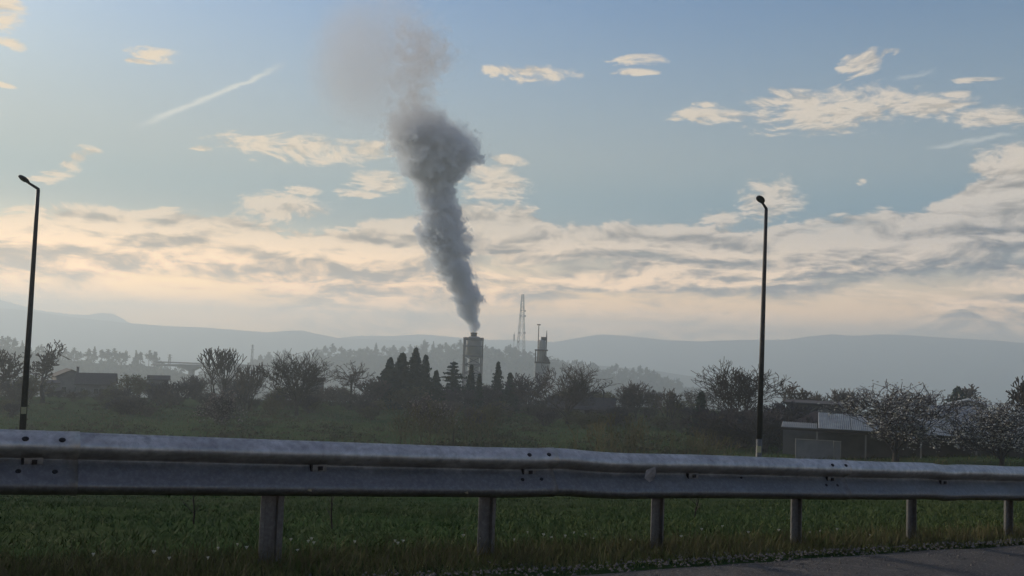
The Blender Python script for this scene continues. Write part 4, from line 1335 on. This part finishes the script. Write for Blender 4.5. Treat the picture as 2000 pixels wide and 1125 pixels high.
# ------------------------------------------------------------------ viaduct
D = 520
root_p = at(368, 740, D)
root = empty('viaduct', (root_p.x, root_p.y, -50), 'hazy motorway viaduct with haunched concrete deck left of centre', 'viaduct', None, 0)
def vx(px): return at(px, 712, D).x - root_p.x
def vz(py, px=368): return at(px, py, D).z + 50
deck_V, deck_F = [], []
pts = [(300, 711, 713.5), (340, 711.2, 715), (358, 711.4, 716.5), (371, 711.6, 724), (379, 711.7, 724), (392, 711.8, 716.5), (418, 712, 715), (440, 712.2, 716.5), (455, 712.3, 722), (463, 712.4, 722), (478, 712.4, 716), (520, 712.6, 715)]
for px, a, b in pts:
    for y in (-4, 4):
        deck_V.append((vx(px), y, vz(a, px))); deck_V.append((vx(px), y, vz(b, px)))
for i in range(len(pts) - 1):
    o = i * 4
    deck_F += [(o, o + 4, o + 5, o + 1), (o + 2, o + 3, o + 7, o + 6), (o, o + 2, o + 6, o + 4), (o + 1, o + 5, o + 7, o + 3)]
MB().add(deck_V, deck_F).build('deck', M_CONC, root)
V, F = [], []
for px in (375, 459):
    MB().box((vx(px), 0, vz(722, px) / 2 - 3), (1.9, 5, vz(722, px) + 6)).build('pier', M_CONC, root)
for y in (-3.9, 3.9): MB().box(((vx(300) + vx(520)) / 2, y, (vz(711) + 0.55)), (vx(520) - vx(300), 0.12, 0.5)).build('parapet', M_CONC, root)

# ------------------------------------------------------------------ lattice masts and plant
M_MAST = mat('mast_steel', (0.022, 0.018, 0.018), (0.035, 0.028, 0.027), scale=0.5, rough=0.7, metal=0.3)
def lattice(root, h, w0, w1, r, bays, name='lattice'):
    legs = [(-1, -1), (1, -1), (1, 1), (-1, 1)]
    for sx, sy in legs:
        MB().tube([(sx * w0 / 2, sy * w0 / 2, -2), (sx * w1 / 2, sy * w1 / 2, h)], r, 4).build('leg', M_MAST, root)
    for i in range(bays):
        za, zb = h * i / bays, h * (i + 1) / bays
        wa, wb = w0 + (w1 - w0) * i / bays, w0 + (w1 - w0) * (i + 1) / bays
        m = MB()
        for k in range(4):
            a, b = legs[k], legs[(k + 1) % 4]
            m.tube([(a[0] * wa / 2, a[1] * wa / 2, za), (b[0] * wb / 2, b[1] * wb / 2, zb)], r * 0.45, 3)
            m.tube([(b[0] * wa / 2, b[1] * wa / 2, za), (a[0] * wb / 2, a[1] * wb / 2, zb)], r * 0.45, 3)
            m.tube([(a[0] * wb / 2, a[1] * wb / 2, zb), (b[0] * wb / 2, b[1] * wb / 2, zb)], r * 0.45, 3)
        o = m.build('bracing', M_MAST, root); o['kind'] = 'stuff'
def hill_z(px, Y): return at(px, lerp_pts(HILL_A, px), Y).z
Y = 1120
b = at(1017, 690, Y); b.z -= 6
h = at(1018.5, 575, Y).z - b.z
root = empty('radio_mast', b, 'tall red-brown lattice radio mast on the hill right of the smoking stack', 'mast', None, 0.3)
lattice(root, h, 9.0, 2.2, 0.36, 7)
for py, dx in ((607, -2.3), (607, 2.3), (617, -2.6), (617, 2.6), (650, -3.2), (650, 3.2), (668, -4.6)):
    z = at(1017, py, Y).z - b.z
    MB().tube([(dx, -2.5, z), (dx, -3.2, z)], [1.3, 1.3], 10).build('dish', M_MAST, root)
for px, py, lab, kk in ((1003, 648, 'thin antenna pole with a thick head left of the tall lattice mast', 1.0),):
    b2 = at(px, 690, Y); h2 = at(px, py, Y).z - b2.z
    o = empty('antenna_pole', b2, lab, 'antenna')
    MB().tube([(0, 0, -4), (0, 0, h2)], [0.28, 0.2], 6).build('pole', M_MAST, o)
    MB().tube([(0, 0, h2 * 0.55), (0, 0, h2 * 0.62), (0, 0, h2 * 0.85), (0, 0, h2 * 0.9)], [0.3, 0.85, 0.85, 0.3], 8).build('antenna', M_MAST, o)
for px, py, Yp, lab in ((330, 692, 800, 'short hazy lattice pylon above the viaduct deck'), (491, 673, 900, 'thin hazy lattice pylon above the narrow leafless trees')):
    b2 = at(px, 722, Yp); h2 = at(px, py, Yp).z - b2.z
    o = empty('pylon', b2, lab, 'pylon', 'hazy pylons on the left')
    lattice(o, h2, 2.6, 0.8, 0.16, 5)
    for f in (0.8, 0.95): MB().box((0, 0, h2 * f), (4.2, 0.25, 0.25)).build('cross_arm', M_MAST, o)

# smoking tower of the wood plant
M_FRAMEWORK = mat('tower_framework', (0.10, 0.10, 0.105), (0.14, 0.14, 0.145), scale=0.5, rough=0.8)
M_TOWER = mat('tower_cladding', (0.26, 0.27, 0.28), (0.20, 0.21, 0.22), scale=0.12, rough=0.8)
M_TOWER_P = mat('pale_tower_cladding', (0.33, 0.34, 0.34), (0.26, 0.27, 0.275), scale=0.15, rough=0.8)
Y = Y_FAC
k = Y / F_PX
b = at(921, 760, Y); b.z = H(b.x, b.y)
root = empty('dryer_tower', b, 'square framed factory tower topped by the smoking stack', 'tower', None, 0.12)
def tz(py): return at(921, py, Y).z - b.z
def tx(px): return at(px, 690, Y).x - b.x
zt = tz(662)
w = 34 * k
for sx in (-1, 1):
    for sy in (-1, 1): MB().box((sx * w / 2, sy * w / 2, zt / 2 - 1), (0.42, 0.42, zt + 2)).build('column', M_FRAMEWORK, root)
for py in (662, 676, 695, 712, 728, 742):
    z = tz(py)
    for sy in (-1, 1): MB().box((0, sy * w / 2 + sy * 0.25, z), (w + 0.5, 0.25, 0.4 if py > 665 else 1.0)).build('beam', M_FRAMEWORK, root)
MB().tube([(0.2, 0, tz(697)), (0.2, 0, tz(668)), (0.2, 0, tz(661)), (0.2, 0, tz(657))], [w * 0.46, w * 0.46, w * 0.43, w * 0.26], 20).build('cyclone', M_TOWER, root, True)
MB().box((tx(926), 0.1, tz(722) / 2 - 1 + tz(697) / 2), (w * 0.56, w * 0.6, tz(697) - tz(748) + 2)).build('lower_casing', M_TOWER_P, root)
MB().box((tx(926), -w * 0.31, tz(694)), (w * 0.5, 0.4, 0.5)).build('platform', M_FRAMEWORK, root)
MB().box((tx(909), -w * 0.2, tz(700) / 2), (0.9, 0.9, tz(700))).build('duct', M_TOWER_P, root)
MB().tube([(tx(924), 0, tz(661)), (tx(924), 0, tz(650))], [1.05, 1.0], 16).build('stack', M_MAST, root, True)
MB().tube([(tx(924), 0, tz(651.2)), (tx(924), 0, tz(649.4))], [1.18, 1.18], 16).build('stack_rim', M_MAST, root, True)
m = MB()
for z0, z1 in ((tz(742), tz(728)), (tz(728), tz(712)), (tz(712), tz(695))):
    m.tube([(-w / 2, -w / 2 - 0.2, z0), (w / 2, -w / 2 - 0.2, z1)], 0.14, 4); m.tube([(w / 2, -w / 2 - 0.2, z0), (-w / 2, -w / 2 - 0.2, z1)], 0.14, 4)
o = m.build('cross_bracing', M_FRAMEWORK, root); o['kind'] = 'stuff'

# second tower with silo, dark cap and chimneys
b = at(1058, 760, Y + 20); b.z = H(b.x, b.y); Y2 = Y + 20; k = Y2 / F_PX
root = empty('silo_tower', b, 'pale silo tower with a dark cap and thin chimneys behind the rounded bare tree', 'tower', None, 0.0)
def tz(py): return at(1058, py, Y2).z - b.z
def tx(px): return at(px, 690, Y2).x - b.x
MB().tube([(tx(1058), 0, tz(710)), (tx(1058), 0, tz(668)), (tx(1058), 0, tz(664))], [7.2 * k, 7.2 * k, 6.4 * k], 20).build('silo', M_TOWER_P, root, True)
MB().box((tx(1061), 0, tz(661.5)), (10 * k, 10 * k, tz(658) - tz(665))).build('dark_cap', M_MAST, root)
for y in (-1.8, 1.8): MB().box((tx(1057), y, tz(684)), (25 * k, 0.4, 0.5)).build('gallery', M_MAST, root)
MB().box((tx(1057), 0, tz(683.4)), (25 * k, 3.6, 0.2)).build('gallery_floor', M_MAST, root)
for px in (1046, 1050, 1064):
    MB().box((tx(px), -1.6, tz(696)), (2.0 * k, 0.5, tz(684) - tz(707))).build('column', M_MAST, root)
MB().box((tx(1060), 0, tz(708)), (30 * k, 4.5, 0.6)).build('roof_deck', M_MAST, root)
MB().box((tx(1060), 0, tz(730)), (28 * k, 4.3, tz(709) - tz(752))).build('hall', M_TOWER_P, root)
MB().tube([(tx(1050.5), 0, tz(708)), (tx(1050.5), 0, tz(635))], [1.0 * k, 0.7 * k], 8).build('vent_pipe', M_MAST, root)
MB().tube([(tx(1050.5), 0, tz(635.5)), (tx(1050.5), 0, tz(633.4))], [3.4 * k, 3.6 * k], 10).build('pipe_hood', M_MAST, root)
MB().tube([(tx(1066.5), 0, tz(708)), (tx(1066.5), 0, tz(660)), (tx(1066.5), 0, tz(645))], [0.8 * k, 1.2 * k, 0.4 * k], 8).build('chimney', M_MAST, root)
V = [(tx(1064), -1.5, tz(696)), (tx(1067), -1.5, tz(695)), (tx(1070), -1.5, tz(697)), (tx(1073), -1.5, tz(702)), (tx(1074), -1.5, tz(708)), (tx(1064), -1.5, tz(708))]
V += [(x, 1.5, z) for x, y, z in V]
MB().add(V, [tuple(range(6)), tuple(range(11, 5, -1))] + [(i, i + 6, (i + 1) % 6 + 6, (i + 1) % 6) for i in range(6)]).build('curved_duct', M_MAST, root)

# ------------------------------------------------------------------ roadside plants
M_BLADE = mat('grass_blades', (0.085, 0.115, 0.032), (0.14, 0.145, 0.055), scale=1.3, rough=0.8, spec=0.15)
M_BLADE_D = mat('dark_grass_blades', (0.055, 0.090, 0.030), (0.090, 0.112, 0.042), scale=0.6, rough=0.85, spec=0.1)
M_DRY = mat('dry_grass_blades', (0.13, 0.115, 0.06), (0.09, 0.085, 0.045), scale=3.0, rough=0.9, spec=0.1)
def in_view(x, y, z, pad=60):
    d = Vector((x, y, z)) - EYE
    f = d.dot(fwd)
    if f < 0.5: return False
    return abs(d.dot(rt) / f * F_PX) < 1000 + pad and abs(d.dot(up) / f * F_PX) < 562 + pad
def blades(name, n, srange, qfun, hfun, mt, seed, label, wk=0.05, lean=0.35, tuft=4):
    r = random.Random(seed)
    V = []
    got = 0
    tries = 0
    while got < n and tries < n * 6:
        tries += 1
        s, q = r.uniform(*srange), qfun(r)
        if q < road_edge_q(s) + 0.03: continue
        p = B0 + T * s + NRM * q
        z = H(p.x, p.y) - 0.01
        if not in_view(p.x, p.y, z): continue
        dist = math.hypot(p.x, p.y)
        if r.random() > 0.35 + 0.65 * (0.5 + 0.5 * nz(p.x * 0.8, p.y * 0.8, seed)): continue
        for j in range(tuft):
            h = hfun(r, q, dist)
            w = max(h * wk, 0.0004 * dist) * r.uniform(0.7, 1.4)
            g = r.uniform(0, 6.283)
            ox, oy = p.x + r.gauss(0, 0.03 + 0.002 * dist), p.y + r.gauss(0, 0.03 + 0.002 * dist)
            l = h * lean * r.uniform(0.2, 1.8); lg = r.uniform(0, 6.283)
            V.append((ox - math.cos(g) * w, oy - math.sin(g) * w, z))
            V.append((ox + math.cos(g) * w, oy + math.sin(g) * w, z))
            V.append((ox + math.cos(lg) * l, oy + math.sin(lg) * l, z + h))
        got += 1
    V = np.array(V)
    o = link(name, np_mesh(name, V, np.arange(len(V)).reshape(-1, 3), mt))
    tag(o, label, 'grass', kind='stuff')
blades('grass', 15000, (-3, 14), lambda r: r.gauss(0.14, 0.24), lambda r, q, d: r.uniform(0.015, 0.05) * (1.6 if r.random() < 0.05 else 1), M_BLADE, 41, 'ragged fresh grass along the verge under the guard rail', 0.06, 0.6)
blades('grass', 3200, (-3, 14), lambda r: r.gauss(0.02, 0.2), lambda r, q, d: r.uniform(0.04, 0.16), M_DRY, 42, 'dry straw coloured grass stalks in the verge', 0.02, 0.5, 2)
blades('grass', 48000, (-6, 40), lambda r: 0.3 + 24 * r.random() ** 1.7, lambda r, q, d: r.uniform(0.02, 0.055) * (1 + d * 0.02), M_BLADE_D, 43, 'short dark meadow grass on the slope behind the guard rail', 0.11, 0.9, 4)
blades('grass', 16000, (-60, 160), lambda r: 24 + 120 * r.random() ** 1.2, lambda r, q, d: r.uniform(0.10, 0.28), M_BLADE_D, 44, 'rough green grass of the field above the rail', 0.14, 0.8, 3)
blades('grass', 4500, (-60, 160), lambda r: 30 + 110 * r.random(), lambda r, q, d: r.uniform(0.2, 0.5), M_DRY, 45, 'brownish dead stalks scattered in the field', 0.06, 0.5, 3)

# brambles and low scrub roughening the field
def brambles(n, seed):
    r = random.Random(seed)
    tw = Twigs()
    k = 0
    while k < n:
        px, D_ = r.uniform(-30, 1400), r.uniform(62, 150)
        if nz(px * 0.006, D_ * 0.03, 3.3) + r.uniform(-0.35, 0.35) < 0.0: continue
        p = spot(px, D_)
        w, h_ = r.uniform(0.3, 1.0), r.uniform(0.15, 0.55)
        for j in range(26):
            q_ = p + Vector((r.gauss(0, w * 0.6), r.gauss(0, w * 0.6), abs(r.gauss(0, h_ * 0.6))))
            tw.leaf(q_, r.uniform(0.05, 0.13), r)
        k += 1
    o = link('bramble_scrub', tw.mesh('bramble_scrub', mat('bramble', (0.045, 0.062, 0.026), (0.085, 0.070, 0.042), scale=0.25, rough=0.95, spec=0.05)))
    tag(o, 'low brown-green bramble scrub roughening the field', 'scrub', kind='stuff')
brambles(1500, 88)

# small white wild flowers in the verge
def flower_mesh(seed):
    r = random.Random(seed)
    m = MB()
    h = 1.0
    m.tube([(0, 0, 0), (0.05, 0.02, 0.5), (0.02, 0.05, h)], [0.03, 0.025, 0.02], 3, mi=0)
    st = m
    hd = MB()
    n = 7
    V = [(0.02, 0.05, h + 0.01)]
    for i in range(n * 2):
        g = i * math.pi / n
        q = 0.16 if i % 2 else 0.10
        V.append((0.02 + math.cos(g) * q, 0.05 + math.sin(g) * q * 0.8, h + 0.05 + 0.05 * (i % 2)))
    V.append((0.02, 0.05, h - 0.08))
    F = [(0, 1 + i, 1 + (i + 1) % (2 * n)) for i in range(2 * n)] + [(2 * n + 1, 1 + (i + 1) % (2 * n), 1 + i) for i in range(2 * n)]
    hd.add(V, F)
    return st.mesh('stem', M_BLADE), hd.mesh('bloom', mat('white_petals', (0.5, 0.5, 0.44), (0.4, 0.4, 0.33), scale=9, rough=0.7))
FM = [flower_mesh(i) for i in range(3)]
rf = random.Random(19)
fl = [(565, 1080), (580, 1075), (600, 1083), (605, 1078), (612, 1086), (690, 1083), (770, 1080), (775, 1085), (786, 1081), (905, 1068), (935, 1073), (1005, 1055), (1063, 1045), (1105, 1048), (1120, 1060), (1143, 1044),
      (1232, 1055), (1370, 1050), (1410, 1043), (1460, 1056), (1582, 1040), (1600, 1052), (1635, 1048), (1700, 1045), (1160, 1052), (300, 1107), (178, 1115), (480, 1097), (462, 1090), (425, 1100), (405, 1121), (328, 1121), (1030, 1060), (1078, 1050), (1330, 1048), (1520, 1050)]
fl.sort()
for i, (px, py) in enumerate(fl):
    d = ray(px, py)
    q = rf.uniform(0.0, 0.7)
    p = on_line(px, py, q)
    gz = H(p.x, p.y)
    hh = p.z - gz
    if hh < 0.05 or hh > 0.35:
        p = ground_at(px, py + 14); gz = H(p.x, p.y); hh = 0.11
    o = empty('wild_flower', (p.x, p.y, gz), 'small white wild flower in the verge grass, ' + ordinal(i + 1) + ' from the left', 'flower', 'white flowers in the verge', rf.uniform(0, 6))
    fw = rf.uniform(0.055, 0.095)
    o.scale = (fw, fw, hh)
    s_, b_ = FM[i % 3]
    link('stem', s_, o); link('bloom', b_, o)
# thin saplings on the slope, seen through the gap under the beam
for px, py0, py1, q, lab, sd in ((378, 975, 1075, 3.2, 'forked leafless sapling below the beam at far left', 601), (647, 965, 1078, 2.4, 'single thin sapling stem right of the first guard rail post', 602), (1352, 960, 1062, 2.6, 'leaning thin sapling right of the third guard rail post', 603)):
    b = on_line(px, py1, q); gz = H(b.x, b.y)
    h = max(0.35, on_line(px, py0, q).z - gz)
    rr_ = random.Random(sd)
    t, c = Twigs(), Twigs()
    p0 = Vector((0, 0, -0.05)); ln = Vector((rr_.uniform(-.12, .12) if sd != 603 else 0.22, 0, 1))
    for j in range(5):
        p1 = p0 + Vector((ln.x + rr_.gauss(0, .07), rr_.gauss(0, .07), 1)) * (h / 5)
        t.seg(p0, p1, 0.009 - 0.001 * j, 0.008 - 0.001 * j, 5)
        if j > 0:
            for e in range(2 if sd != 602 else 1):
                d_ = Vector((rr_.gauss(0, .5), rr_.gauss(0, .5), 0.9)) * (h * rr_.uniform(0.15, 0.32))
                c.seg(p1, p1 + d_, 0.005, 0.003); c.seg(p1 + d_ * 0.5, p1 + d_ * 0.8 + Vector((rr_.gauss(0, .05), 0, .05)), 0.003, 0.002)
        p0 = p1
    tree_thing('sapling', [('trunk', t.mesh('trunk', M_BARK)), ('crown', c.mesh('crown', M_TWIG))], (b.x, b.y, gz), lab, 'sapling')
